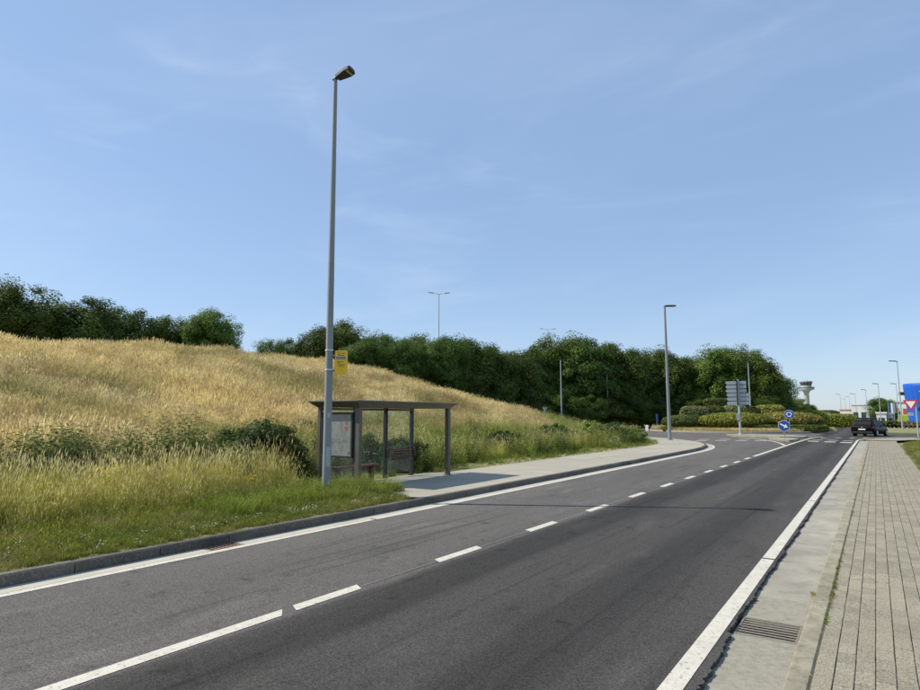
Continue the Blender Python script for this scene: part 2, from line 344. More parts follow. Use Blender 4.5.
foliage('leaf', [(0, (.06, .098, .016)), (.5, (.11, .165, .028)), (1, (.20, .265, .055))], .30, .45)
foliage('leaf_dark', [(0, (.042, .072, .014)), (.5, (.075, .122, .024)), (1, (.14, .20, .045))], .28, .45)
foliage('bush_leaf', [(0, (.022, .038, .011)), (.5, (.04, .07, .018)), (1, (.085, .13, .035))], .25, .4)
foliage('hedge_leaf', [(0, (.14, .17, .025)), (1, (.34, .37, .065))], .25, .4)
foliage('hedge_dark', [(0, (.06, .085, .02)), (1, (.15, .175, .05))], .25, .4)
foliage('hedge_red', [(0, (.16, .155, .035)), (1, (.34, .29, .075))], .25, .4)
foliage('hedge_pale', [(0, (.12, .14, .05)), (1, (.33, .36, .16))], .25, .4)
foliage('hedge_lime', [(0, (.16, .19, .035)), (1, (.36, .38, .08))], .25, .35)
foliage('white_flower', [(0, (.12, .16, .04)), (.6, (.2, .24, .07)), (.7, (.75, .74, .66)), (1, (.8, .8, .74))], .2, .15)
foliage('yellow_flower', [(0, (.08, .12, .03)), (.6, (.14, .18, .04)), (.7, (.75, .5, .02)), (1, (.85, .6, .02))], .2, .2)

# ------------------------------------------------------------------ ground, road
sheet('ground', [(-2500, -2500), (2500, -2500), (2500, 2500), (-2500, 2500)], -.16, M['field']); tag(bpy.data.objects['ground'], kind='structure')
KX = -7.56                                  # left kerb face
KC = catmull([(KX, -16), (KX, 0), (KX, 16), (KX, 30), (-7.66, 34), (-8.35, 38.2), (-9.9, 42.2), (-12.6, 46.2), (-17, 50.3), (-24, 55), (-33, 60)], .5)
RE = []                                     # ragged right edge of the asphalt layer
y = -16.
while y < 53:
    RE.append(((-1.078 if y < 5.5 else -1.112)+.006*math.sin(y*3.1)+.006*math.sin(y*7.7+1)+random.uniform(-.009, .009)+(random.uniform(.008, .022) if random.random() < .18 else 0), y)); y += random.uniform(.012, .06) if 2 < y < 16 else .4
RC = catmull([(-1.0, 53), (-.72, 56), (.3, 59.2), (2.4, 61.8), (6, 63.8), (14, 65.2), (40, 66.5)], .8)
CX, CY, CR = -13.4, 77.8, 9.7               # roundabout
left = offset(KC, -.26)
poly = RE+[tuple(p) for p in RC[1:]]+[(40, 74.5), (12, 74.5), (5, 75.2), (.5, 77.5), (-2.2, 83), (-2.0, 104), (-8.5, 104), (-8.2, 96)]
for a in range(80, 181, 10): poly.append((CX+17*math.cos(R(a)), CY+17*math.sin(R(a))))
poly += [(-60, 79), (-60, 71)]+[tuple(p) for p in left[::-1]]
road = sheet('road', poly, 0, M['asphalt'], thick=.045); tag(road, kind='structure')

def stripe(name, pts, w, z=.004, m='paint', parent=road, side=0):
    C = np.array(pts, float)
    a, b = (offset(C, w/2), offset(C, -w/2)) if side == 0 else (C, offset(C, side*w))
    n = len(C); V = [(*p, z) for p in a]+[(*p, z) for p in b]
    F = [(i, n+i, n+i+1, i+1) for i in range(n-1)]
    me = me_from(name, V, F); me.flip_normals() if me.polygons[0].normal.z < 0 else None
    return link(name, me, M[m], parent)
def quad(name, p, z=.004, m='paint', parent=road):
    me = me_from(name, [(*q, z) for q in p], [(0, 1, 2, 3)])
    if me.polygons[0].normal.z < 0: me.flip_normals()
    return link(name, me, M[m], parent)
# left edge line: two runs with the small step between them
ed = offset(KC, -.35); k1 = int(np.argmin(abs(ed[:, 1]-8.05))); k2 = int(np.argmin(abs(KC[:, 0]+12.6)))
stripe('edge_line', [(-7.21, y) for y in np.arange(-16, 8.01, 1)], .12)
stripe('edge_line', np.vstack([[(-7.225, 8.07)], ed[(KC[:, 1] > 8.6) & (KC[:, 1] < 43.5)]]), .145)
# right edge line: segments with thin gaps
yy = -6.
for L_ in (8.4, 6.2, 6.25, 8.2, 7.9, 9.5, 12): 
    quad('edge_line', [(-1.282, yy), (-1.142, yy), (-1.142, yy+L_-.06), (-1.282, yy+L_-.06)]); yy += L_
stripe('edge_line', [(-1.212, 52.5), (-1.19, 53.6), (-1.05, 55.2), (-.70, 57)], .15)
# centre line: solid run, then dashes, then solid up to the splitter
quad('centre_line', [(-4.59, -16), (-4.45, -16), (-4.45, 3.78), (-4.59, 3.9)])
ys = 3.98; dashes = [(3.99, 4.84)]+[(6.2+2.36*i, 6.2+2.36*i+(.96 if i < 8 else 1.1)) for i in range(10)]
for a, b in dashes: quad('lane_dash', [(-4.60, a+.04), (-4.46, a-.04), (-4.46, b-.04), (-4.60, b+.04)])
stripe('centre_seam', [(-4.53, 4.9), (-4.53, 14), (-4.53, 29)], .008, .002, 'paint_worn')
# splitter outline
stripe('centre_line', [(-4.53, 29.6), (-4.53, 42), (-4.5, 50), (-4.35, 57), (-3.9, 61)], .16)
stripe('splitter_line', catmull([(-4.66, 41.6), (-5.2, 44.5), (-6.3, 48.5), (-8.0, 53), (-10.6, 58)], 1), .16)
# cycle crossing marks
for p in [(-10.5, 46.3), (-9.3, 47.1), (-8.1, 47.9), (-6.95, 48.7)]:
    quad('crossing_mark', [(p[0]-.36, p[1]-.55), (p[0]+.32, p[1]-.1), (p[0]+.36, p[1]+.6), (p[0]-.3, p[1]+.15)])
for p in [(-10.9, 48.9), (-9.6, 49.8), (-8.4, 50.6)]:
    quad('crossing_mark', [(p[0]-.36, p[1]-.3), (p[0]+.32, p[1]+.1), (p[0]+.36, p[1]+.7), (p[0]-.3, p[1]+.3)])
for x, yy in ((-3.75, 49.6), (-2.7, 48.9), (-1.75, 48.2)):
    quad('crossing_mark', [(x-.33, yy-.55), (x+.33, yy-.6), (x+.33, yy+.55), (x-.33, yy+.6)])
    quad('crossing_mark', [(x-.33, yy+2.9), (x+.33, yy+2.85), (x+.33, yy+3.7), (x-.33, yy+3.75)], m='paint_worn')
for x in (-3.6, -2.6, -1.7, -.8): quad('give_way_mark', [(x-.3, 57.6+(x+3.6)*.55), (x+.3, 57.9+(x+3.6)*.55), (x, 56.9+(x+3.6)*.55), (x-.02, 56.9+(x+3.6)*.55)])
# traffic islands with pale kerbs
def island(poly, h=.13):
    o = sheet('traffic_island', poly, h, M['kerb_pale'], thick=h+.02); tag(o, kind='structure')
    c = np.mean(poly, axis=0); inn = [tuple(c+(np.array(p)-c)*.8) for p in poly]
    sheet('island_paving', inn, h+.004, M['gutter'], o); return o
island([(-5.55, 47.7), (-5.0, 47.4), (-4.75, 48.3), (-4.75, 51.6), (-5.6, 52.4), (-6.9, 52.2), (-6.6, 50.6)])
island([(-4.85, 55.2), (-4.75, 58.2), (-6.2, 60.0), (-9, 60.6), (-11.4, 60.2), (-10.6, 58.6), (-8.4, 55.8), (-6.4, 54.4)])

# ------------------------------------------------------------------ left kerb, gutter, pavement, verge
kerb = empty('kerb', (KX, 0, 0)); tag(kerb, kind='structure')
def ribbon_box(name, C, a, b, z0, z1, m, parent, bev=.018, gap=.012, L_=1.0):
    "cut a curve into stones lying between offsets a..b"
    s = np.concatenate([[0], np.cumsum(np.linalg.norm(np.diff(C, axis=0), axis=1))]); A, B = offset(C, a), offset(C, b)
    px, py = (np.array(parent.location)[:2] if parent else (0, 0)); t = 0; L_ = s[-1]/max(1, round(s[-1]/L_))
    while t < s[-1]-L_*.5:
        q = np.linspace(t+gap/2, min(t+L_, s[-1])-gap/2, 3); dz = random.uniform(-.003, .003)
        I = lambda P: np.stack([np.interp(q, s, P[:, 0])-px, np.interp(q, s, P[:, 1])-py], 1)
        pa, pb = I(A), I(B); dirn = (pb-pa)/np.linalg.norm(pb-pa, axis=1)[:, None]
        V = []; F = []
        for k in range(3):
            for p, z in ((pa[k], z0), (pa[k], z1-bev), (pa[k]+dirn[k]*bev, z1), (pb[k]-dirn[k]*bev, z1), (pb[k], z1-bev), (pb[k], z0)): V.append((*p, z+dz))
        for k in range(2):
            for j in range(5): F.append((k*6+j, k*6+j+1, k*6+7+j, k*6+6+j))
        F += [(5, 4, 3, 2, 1, 0), (12, 13, 14, 15, 16, 17)]
        b_ = MB(); b_.add(V, F); b_.build(name, M[m], parent); t += L_
kv = KC[KC[:, 1] > -6]
ribbon_box('kerb_stone', kv, 0, .125, -.05, .125, 'kerb', kerb)
gut = empty('gutter_left', (KX, 0, 0)); tag(gut, kind='structure')
# gutter slabs, split around the gully
g0 = KC[(KC[:, 1] > -6) & (KC[:, 1] < 5.01)]; g0 = np.vstack([g0[g0[:, 1] < 4.95], [(KX, 5.0)]]); g1 = np.vstack([[(KX, 5.52)], KC[KC[:, 1] > 5.6]])
ribbon_box('gutter_slab', g0, -.26, -.001, -.05, -.003, 'gutter_left', gut, .004, .004, 2.0)
ribbon_box('gutter_slab', g1, -.26, -.001, -.05, -.003, 'gutter_left', gut, .004, .004, 2.0)
def gully(name, x0, x1, y0, y1, z, mt, nb, along, label):
    e = empty(name, ((x0+x1)/2, (y0+y1)/2, z)); tag(e, label, 'drain', 'road gullies'); hx, hy = (x1-x0)/2, (y1-y0)/2; t = .022
    b = MB(); b.box(-hx, hx, -hy, -hy+t, -.05, .002, .003).box(-hx, hx, hy-t, hy, -.05, .002, .003)
    b.box(-hx, -hx+t, -hy+t, hy-t, -.05, .0015, .003).box(hx-t, hx, -hy+t, hy-t, -.05, .0015, .003); b.build('frame', M[mt], e)
    b = MB(); b.box(-hx+.002, hx-.002, -hy+.002, hy-.002, -.118, -.11); b.build('pit_floor', M['pit_shade'], e)  # shallow plate, coloured black in place of the shade further down
    for i in range(nb):
        b = MB()
        if along == 'x': c = -hy+t+(2*hy-2*t)*(i+.5)/nb; w = (2*hy-2*t)/nb*.19; b.box(-hx+t, hx-t, c-w, c+w, -.009, -.003, .002)
        else: c = -hx+t+(2*hx-2*t)*(i+.5)/nb; w = (2*hx-2*t)/nb*.31; b.box(c-w, c+w, -hy+t, hy-t, -.035, -.006, .004)
        b.build('bar', M[mt], e)
    return e
gully('gully_grate', KX+.005, KX+.245, 5.005, 5.515, -.002, 'rust', 8, 'x', 'rusty drain grate in the pale gutter below the grassy verge')

PB = catmull([(-10.5, 10.2), (-10.5, 20), (-10.5, 30), (-10.5, 34.5), (-11.2, 38.5), (-12.7, 42.3), (-15.2, 45.9), (-19, 49), (-25, 52.8), (-33, 57)], .5)
pav = empty('pavement', (-9, 20, 0)); tag(pav, kind='structure')
KB = offset(KC, .128)
kbp = KB[(KB[:, 1] > 10)]; 
def strip_pts(Pa, Pb, n):
    f = lambda P: np.stack([np.interp(np.linspace(0, 1, n), np.linspace(0, 1, len(P)), P[:, 0]), np.interp(np.linspace(0, 1, n), np.linspace(0, 1, len(P)), P[:, 1])], 1)
    return f(Pa), f(Pb)
def by_len(P, n):
    s = np.concatenate([[0], np.cumsum(np.linalg.norm(np.diff(P, axis=0), axis=1))]); q = np.linspace(0, s[-1], n)
    return np.stack([np.interp(q, s, P[:, 0]), np.interp(q, s, P[:, 1])], 1)
nS = 36; A_ = by_len(np.vstack([[(-7.69, 9.9)], kbp]), nS); B_ = by_len(PB, nS)
sheet('pavement_bed', [tuple(p) for p in A_]+[tuple(p) for p in B_[::-1]], .105, M['joint'], pav).location = (9, -20, 0)
for i in range(nS-1):
    for j in range(2):
        c = [A_[i]*(1-t)+B_[i]*t for t in (j/2, (j+1)/2)]+[A_[i+1]*(1-t)+B_[i+1]*t for t in ((j+1)/2, j/2)]
        c = np.array(c); m_ = c.mean(0); g = .006
        c = c+np.sign(m_-c)*0; d = (m_-c); c = c+d/np.linalg.norm(d, axis=1)[:, None]*g
        o = sheet('paving_slab', [tuple(p-np.array((-9, 20))) for p in c], .121+random.uniform(-.002, .002), M['slab'], pav, thick=.015)
# shelter pad, sloping gently away from the road
pad = MB(); pad.add([(-10.49, 10.2, .118), (-10.49, 14.9, .118), (-11.42, 14.9, .035), (-11.42, 10.2, .035), (-10.49, 10.2, .0), (-10.49, 14.9, 0), (-11.42, 14.9, -.1), (-11.42, 10.2, -.1)],
    [(0, 1, 2, 3), (3, 2, 6, 7), (0, 3, 7, 4), (1, 5, 6, 2)]); o = pad.build('shelter_pad', M['slab']); tag(o, kind='structure')

# embankment terrain
HY = [-30, -8, 5, 12, 20, 27, 34.6, 43, 50, 56, 62, 66, 80]; HZ = [4.2, 4.4, 4.6, 4.95, 5.35, 5.25, 4.9, 3.9, 2.9, 1.6, .5, .1, 0]
def sstep(t): t = np.clip(t, 0, 1); return t*t*(3-2*t)
def terrain(x, y):
    x = np.asarray(x, float); y = np.asarray(y, float)
    xf = np.interp(y, [-30, 8, 16, 30, 50, 66], [-11.2, -11.2, -12.8, -13.5, -17, -24]); H = np.interp(y, HY, HZ)
    t = (xf-x)/(xf+36); s = np.where(t <= 1, .55*sstep(t)+.45*np.clip(t, 0, 1)**1.15, 1-np.clip(t-1, 0, 3)*.22)
    z = H*s
    base = .115-.085*sstep((-9.6-x)/1.6)*((y > 9.5) & (y < 17))
    z = z+base+.10*np.sin(x*.7+y*.35)*np.sin(y*.5-x*.2)*sstep((-11.5-x)/5)+.2*np.sin(y*.19+1.3)*sstep(-(x+20)/8)*sstep((60-y)/20)
    return z
ver = []
gx = np.concatenate([np.arange(-62, -14, 1.2), np.arange(-14, -7.68, .4), [-7.69]]); gy = np.concatenate([np.arange(-16, 62, .8)])
VX, VY = np.meshgrid(gx, gy, indexing='ij')
# the road side of the sheet follows the kerb, then the back of the pavement
bx = np.interp(gy, [9.7, 10.3], [-7.69, -10.51]); pbx = np.interp(gy, PB[:, 1], PB[:, 0]-.012); bx = np.where(gy > 10.3, pbx, bx)
bx = np.where((gy > 10.1) & (gy < 15), -11.43, bx); lim = bx[None, :]
VX = np.minimum(VX, lim); VZ = terrain(VX, VY)
ni, nj = VX.shape
V = np.stack([VX, VY, VZ], -1).reshape(-1, 3); F = []
for i in range(ni-1):
    for j in range(nj-1):
        if VX[i, j] < VX[i+1, j]-1e-6 or VX[i, j+1] < VX[i+1, j+1]-1e-6: F.append((i*nj+j, (i+1)*nj+j, (i+1)*nj+j+1, i*nj+j+1))
emb = link('grass_embankment', me_from('grass_embankment', V, F, True), M['straw_ground']); tag(emb, kind='structure')
emb.data.materials.append(M['lawn_ground'])
for p in emb.data.polygons:
    if p.center.x > -13: p.material_index = 1
if emb.data.polygons[0].normal.z < 0: emb.data.flip_normals()

# ------------------------------------------------------------------ right side: gutter, kerb, pavers, lawns
gr = empty('gutter_right', (-.85, 0, 0)); tag(gr, kind='structure')
GY = [-6, -2.5, 1.0, 4.5, 5.655]; 
def gslab(y0, y1, m='gutter', nm='gutter_slab'):
    b = MB(); b.box(-.29, .228, y0+.003, y1-.003, -.10, -.034+random.uniform(-.002, .002), .004); b.build(nm, M[m], gr)
for a, b in zip(GY[:-1], GY[1:]): gslab(a, b, 'gutter_patch' if b > 5 else 'gutter')
gslab(6.175, 6.95, 'gutter_patch'); yy = 6.95
while yy < 52: s_ = random.uniform(3, 4.2); gslab(yy, yy+s_); yy += s_
gully('gully_grate', -1.10, -.628, 5.66, 6.17, -.036, 'grate_iron', 7, 'x', 'iron drain grate in the concrete gutter beside the brick walkway')
rk = empty('walkway_edging', (-.545, 0, 0)); tag(rk, kind='structure')
yy = -4.
while yy < 53:
    b = MB(); b.box(-.078, .07, yy+.003, yy+.997, -.09, -.001+random.uniform(-.003, .003), .014); b.build('edging_stone', M['kerb_pale'], rk); yy += 1
# walkway
walk = empty('walkway', (0, 0, 0)); tag(walk, kind='structure')
sheet('walkway_bed', [(-.475, -4), (1.06, -4), (1.06, 53.5), (-.475, 53.5)], -.012, M['joint'], walk)
pw, pl = .1175, .225; cells = []
for c in range(13):
    x = -.468+c*pw
    for r in range(int(57/pl)):
        y = -4+r*pl+(pl/2 if c % 2 else 0)+.012*math.sin(c*7.1)
        if y+pl > 53.4: continue
        cells.append((x+pw/2, y+pl/2))
def inview(x, y): 
    fx, fy = -math.sin(YAW), math.cos(YAW); d = x*fx+y*fy; r = x*math.cos(YAW)+y*math.sin(YAW)
    if d < .5: return False
    return abs(r/d) < .76 and (EYE/d) < (345/FPX+math.tan(PITCH))*1.05
cells.sort(key=lambda c: (not inview(*c), c[0]**2+c[1]**2))
g = .0026; variants = []
for k in range(5):
    b = MB(); e = [random.uniform(-.0012, .0012) for _ in range(4)]
    b.box(-pw/2+g+e[0], pw/2-g+e[1], -pl/2+g+e[2], pl/2-g+e[3], -.03, 0, .003); me = b.mesh('paver'); me.materials.append(M['paver']); variants.append(me)
wav = lambda x, y: .004*math.sin(x*3+y*.9)+.003*math.sin(y*2.3-x*4)
for (x, y) in cells[:298]:
    o = bpy.data.objects.new('paver', random.choice(variants)); COL.objects.link(o); o.parent = walk; o.location = (x, y, wav(x, y)+random.uniform(-.0015, .0015))
    o.rotation_euler = (random.uniform(-.006, .006), random.uniform(-.012, .012), random.uniform(-.006, .006))
b = MB()
for (x, y) in cells[298:]:
    z = wav(x, y)+random.uniform(-.0015, .0015); b.box(x-pw/2+g, x+pw/2-g, y-pl/2+g, y+pl/2-g, z-.03, z, .003)
o = link('distant_pavers', b.mesh('distant_pavers', False), M['paver'], walk); o['kind'] = 'stuff'
# far bend of the walkway (pieces too small to tell apart)
inn = offset(RC, -.02)
far_walk = [(-.62, 53.45), (1.05, 53.45), (1.9, 55.5), (3.2, 57.4), (6, 59.3), (14, 61), (40, 62.5)]
o = sheet('walkway_bend', [(-1.0, 53.45)]+[tuple(p) for p in offset(RC, -.14)[1:]]+far_walk[::-1][:-1], .02, M['paver']); tag(o, kind='structure')
rk2 = empty('kerb_bend', (0, 0, 0)); tag(rk2, kind='structure'); ribbon_box('kerb_stone', RC, -.13, -.005, -.05, .06, 'kerb_pale', rk2)
lawnA = [(1.06, -6), (30, -6), (30, 61.5), (14, 60.4), (6.5, 58.6), (3.8, 56.6), (2.5, 54.6), (1.5, 50), (1.06, 44)]
tag(sheet('lawn', lawnA, .015, M['lawn_ground'], thick=.03), kind='structure')
lawnB = [(2.35, 59.6), (4.4, 60.6), (9, 62.2), (9, 63.6), (5.6, 63.0), (3.2, 61.5)]
tag(sheet('lawn', lawnB, .045, M['lawn_ground'], thick=.03), kind='structure')
# beyond the ring road: strips of dry lawn
tag(sheet('lawn', [(1.0, 78.4), (5.4, 76.2), (12, 75.6), (40, 75.6), (90, 75.6), (90, 104), (-1.5, 104), (-1.7, 83.2)], .06, M['field'], thick=.2), kind='structure')

# ------------------------------------------------------------------ scattered vegetation
SRC = []
def grass_variant(n, rad, h0, h1, w, lean, heads=0, segs=3, hw=.012, hl=.10):
    V = []; F = []; A = []
    for i in range(n):
        a = rng.uniform(0, 2*np.pi); r = rad*math.sqrt(rng.uniform()); h = rng.uniform(h0, h1); la = rng.uniform(0, 2*np.pi); ln = lean*rng.uniform(.3, 1.2)*h
        fa = rng.uniform(0, np.pi); wx, wy = math.cos(fa)*w/2, math.sin(fa)*w/2; bx_, by_ = r*math.cos(a), r*math.sin(a); b = len(V)
        for k in range(segs+1):
            t = k/segs; q = 1-.85*t; cx = bx_+math.cos(la)*ln*t*t; cy = by_+math.sin(la)*ln*t*t; cz = h*t*(1-.12*lean*t)
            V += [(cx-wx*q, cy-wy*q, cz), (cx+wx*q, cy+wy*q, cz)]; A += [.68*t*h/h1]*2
        for k in range(segs): F.append((b+2*k, b+2*k+1, b+2*k+3, b+2*k+2))
        if rng.uniform() < heads:
            tx, ty, tz = cx, cy, cz; dx, dy = math.cos(la)*lean*.8, math.sin(la)*lean*.8; l = hl*rng.uniform(.6, 1.3)
            for ang in (fa, fa+1.57):
                b = len(V); ux, uy = math.cos(ang)*hw, math.sin(ang)*hw
                V += [(tx, ty, tz-.01), (tx+dx*l*.4+ux, ty+dy*l*.4+uy, tz+l*.45), (tx+dx*l, ty+dy*l, tz+l), (tx+dx*l*.4-ux, ty+dy*l*.4-uy, tz+l*.45)]
                A += [.85, 1, 1, 1]; F.append((b, b+1, b+2, b+3))
    return V, F, A
def leaf_quad(p, d, up, l, w, bend=.15):
    d = d/np.linalg.norm(d); s = np.cross(d, up); s /= (np.linalg.norm(s)+1e-9); nrm = np.cross(s, d)
    return [p, p+d*l*.5+s*w/2+nrm*bend*l*.3, p+d*l-nrm*bend*l, p+d*l*.5-s*w/2+nrm*bend*l*.3]
def weed_variant(nst, rad, h0, h1, ll, lw, per, flower=None, stemw=.008, top_taper=.5):
    V = []; F = []; A = []
    for s_ in range(nst):
        a = rng.uniform(0, 2*np.pi); r = rad*math.sqrt(rng.uniform()); h = rng.uniform(h0, h1); bx_, by_ = r*math.cos(a), r*math.sin(a)
        lx, ly = rng.normal(0, .12, 2)*h
        b = len(V); V += [(bx_-stemw/2, by_, 0), (bx_+stemw/2, by_, 0), (bx_+lx+.001, by_+ly, h), (bx_+lx-.001, by_+ly, h)]; A += [0, 0, .5, .5]; F.append((b, b+1, b+2, b+3))
        for k in range(per):
            t = .1+.9*(k+.5)/per; ang = k*2.4+rng.uniform(-.4, .4); L_ = ll*rng.uniform(.7, 1.25)*(1-(1-top_taper)*t)
            p = np.array((bx_+lx*t, by_+ly*t, h*t)); d = np.array((math.cos(ang), math.sin(ang), rng.uniform(.0, .75)))
            b = len(V); V += [tuple(q) for q in leaf_quad(p, d, np.array((0, 0, 1.)), L_, lw*L_/ll)]; A += [.25+.4*t, .4+.4*t, .6+.4*t, .4+.4*t]; F.append((b, b+1, b+2, b+3))
        if flower:
            for q in range(flower[0]):
                c = np.array((bx_+lx, by_+ly, h))+rng.normal(0, flower[1], 3)*np.array((1, 1, .35)); rr = flower[2]*rng.uniform(.7, 1.2); b = len(V)
                V += [(c[0]-rr, c[1], c[2]), (c[0], c[1]-rr, c[2]+rr*.3), (c[0]+rr, c[1], c[2]), (c[0], c[1]+rr, c[2]+rr*.3)]; A += [1]*4; F.append((b, b+1, b+2, b+3))
    return V, F, A
def coll(name, items, m):
    c = bpy.data.collections.new(name)
    for i, (V, F, A) in enumerate(items):
        me = me_from(f'{name}_{i}', V, F, False, A); me.materials.append(M[m]); o = bpy.data.objects.new(f'{name}_{i}', me); c.objects.link(o)
    return c, len(items)
def scatter(name, pts, cl, s0, s1, tilt=.12, label=None, cat=None, scl=None):
    c, nv = cl; n = len(pts); me = bpy.data.meshes.new(name); me.vertices.add(n)
    me.vertices.foreach_set('co', np.asarray(pts, dtype=np.float32).ravel())
    rot = np.stack([rng.normal(0, tilt, n), rng.normal(0, tilt, n), rng.uniform(0, 2*np.pi, n)], 1).astype(np.float32)
    sc = (rng.uniform(s0, s1, n) if scl is None else np.asarray(scl)*rng.uniform(s0, s1, n)).astype(np.float32)
    a = me.attributes.new('rot', 'FLOAT_VECTOR', 'POINT'); a.data.foreach_set('vector', rot.ravel())
    a = me.attributes.new('scl', 'FLOAT', 'POINT'); a.data.foreach_set('value', sc)
    a = me.attributes.new('vid', 'INT', 'POINT'); a.data.foreach_set('value', rng.integers(0, nv, n).astype(np.int32))
    me.update(); o = link(name, me)
    g = bpy.data.node_groups.new(name, 'GeometryNodeTree'); g.interface.new_socket('Geometry', in_out='INPUT', socket_type='NodeSocketGeometry'); g.interface.new_socket('Geometry', in_out='OUTPUT', socket_type='NodeSocketGeometry')
    q = g.nodes; gi = q.new('NodeGroupInput'); go = q.new('NodeGroupOutput'); ip = q.new('GeometryNodeInstanceOnPoints'); ci = q.new('GeometryNodeCollectionInfo')
    ci.inputs['Collection'].default_value = c; ci.inputs['Separate Children'].default_value = True; ci.inputs['Reset Children'].default_value = True
    def na(nm, ty): x = q.new('GeometryNodeInputNamedAttribute'); x.data_type = ty; x.inputs[0].default_value = nm; return x.outputs[0]
    er = q.new('FunctionNodeEulerToRotation'); k = g.links
    k.new(gi.outputs[0], ip.inputs['Points']); k.new(ci.outputs[0], ip.inputs['Instance']); ip.inputs['Pick Instance'].default_value = True
    k.new(na('vid', 'INT'), ip.inputs['Instance Index']); k.new(na('rot', 'FLOAT_VECTOR'), er.inputs[0]); k.new(er.outputs[0], ip.inputs['Rotation']); k.new(na('scl', 'FLOAT'), ip.inputs['Scale'])
    k.new(ip.outputs[0], go.inputs[0])
    md = o.modifiers.new('scatter', 'NODES'); md.node_group = g
    tag(o, label, cat, kind='stuff'); return o
def near_view(x, y, m=1.18):
    fx, fy = -math.sin(YAW), math.cos(YAW); d = x*fx+y*fy; r = x*math.cos(YAW)+y*math.sin(YAW); return (d > .8) & (np.abs(r) < .76*d*m+1.5)
def pts_in(n, x0, x1, y0, y1, keep=None, zf=None, zoff=0):
    x = rng.uniform(x0, x1, n); y = rng.uniform(y0, y1, n); k = near_view(x, y)
    if keep is not None: k &= keep(x, y)
    x, y = x[k], y[k]; z = (terrain(x, y) if zf is None else zf(x, y))+zoff
    return np.stack([x, y, z], 1)
def pbx_at(y): return np.interp(y, PB[:, 1], PB[:, 0])
def nz(x, y, s=1., ph=0.):
    return .5+.25*(np.sin(x*1.3*s+ph+np.sin(y*.9*s))+np.sin(y*1.1*s+2.1*ph+np.sin(x*.7*s+1)))

hillg = coll('hill_clump', [grass_variant(46, .27, .28, .78, .0085, .45, .55, 2, .0085, .11) for _ in range(6)], 'hill_grass')
tallg = coll('tall_clump', [grass_variant(46, .16, .22, 1.0, .0055, .34, .42, 3, .0055, .10) for _ in range(6)], 'tall_grass')
verg = coll('verge_clump', [grass_variant(24, .10, .025, .13, .0075, .8, .10, 2, .005, .025) for _ in range(6)], 'verge_grass')
lush = coll('lush_clump', [grass_variant(30, .13, .10, .32, .010, .6, .1, 3, .005, .04) for _ in range(5)], 'lush_grass')
weed = coll('weed_clump', [weed_variant(5, .22, .45, 1.0, .13, .055, 18) for _ in range(6)], 'weed')
weedp = coll('weed_pale', [weed_variant(6, .22, .25, .75, .12, .04, 14) for _ in range(6)], 'weed_pale')
dock = coll('dock_stalk', [weed_variant(2, .12, .6, 1.0, .05, .02, 34, None, .01, .8) for _ in range(4)], 'dock')
wfl = coll('white_flower', [weed_variant(3, .10, .06, .14, .04, .015, 4, (2, .02, .011)) for _ in range(4)], 'white_flower')
wfl2 = coll('white_umbel', [weed_variant(4, .2, .3, .7, .08, .02, 6, (9, .035, .014)) for _ in range(4)], 'white_flower')
yfl = coll('yellow_flower', [weed_variant(2, .05, .55, .8, .08, .02, 9, (16, .045, .014)) for _ in range(3)], 'yellow_flower')

# slope of dry grass
hp = pts_in(52000, -37.5, -11.5, -4, 62, lambda x, y: (x < -13.0-.9*nz(x, y, .8)-2.0*sstep((y-14)/8)-.10*np.clip(y-20, 0, 60)) & (x < pbx_at(y)-1.4-6*sstep((y-16)/6)))
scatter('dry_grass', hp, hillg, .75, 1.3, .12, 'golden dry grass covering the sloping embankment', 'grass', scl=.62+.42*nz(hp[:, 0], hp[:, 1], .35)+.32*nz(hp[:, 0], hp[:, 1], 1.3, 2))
hq = pts_in(900, -36, -15, 0, 56, lambda x, y: (nz(x, y, .33, 4) > .66) & (x < pbx_at(y)-6)); scatter('green_weeds', hq, weedp, .6, 1.15, .2, 'green plants growing in patches on the dry slope', 'weeds')
hq = pts_in(2200, -36, -13.5, 0, 58, lambda x, y: (nz(x, y, .45, 7) > .55) & (x < pbx_at(y)-6)); scatter('brown_stalks', hq, dock, .7, 1.05, .15, 'reddish brown stalks standing in the dry grass of the slope', 'weeds')
hp = pts_in(6000, -52, -37, 4, 62); scatter('dry_grass', hp, hillg, .8, 1.2, .12, 'dry grass on the embankment top, at the feet of the trees', 'grass')
# tall yellow-green grass at the foot, before the shelter
tp = pts_in(4800, -13.2, -9.2, -4, 10.6, lambda x, y: (x < -9.55-.35*nz(x, y, 1.6)) & ((y < 8.9-.5*nz(x, y, 2)) | (x < -12.2)))
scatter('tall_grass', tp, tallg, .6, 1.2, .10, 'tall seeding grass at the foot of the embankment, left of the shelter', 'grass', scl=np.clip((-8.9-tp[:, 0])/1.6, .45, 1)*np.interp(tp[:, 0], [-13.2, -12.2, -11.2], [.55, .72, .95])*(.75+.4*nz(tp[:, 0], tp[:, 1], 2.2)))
lp = pts_in(1500, -11.5, -8.3, 6.2, 10.7, lambda x, y: (x < -8.9+.5*nz(x, y, 2)) & (x > -11.4) & ~((y > 10.15) & (x < -10.3)))
scatter('lush_grass', lp, lush, .6, 1.15, .2, 'lush green grass around the foot of the lamp post', 'grass')
mp_ = pts_in(420, -11.4, -9.0, 6.6, 10.4, lambda x, y: (x > -11.4) & ~((y > 10.15) & (x < -10.3)) & (nz(x, y, 2, 1) > .4)); scatter('green_weeds', mp_, weedp, .35, .7, .2, 'leafy green plants around the foot of the lamp post', 'weeds')
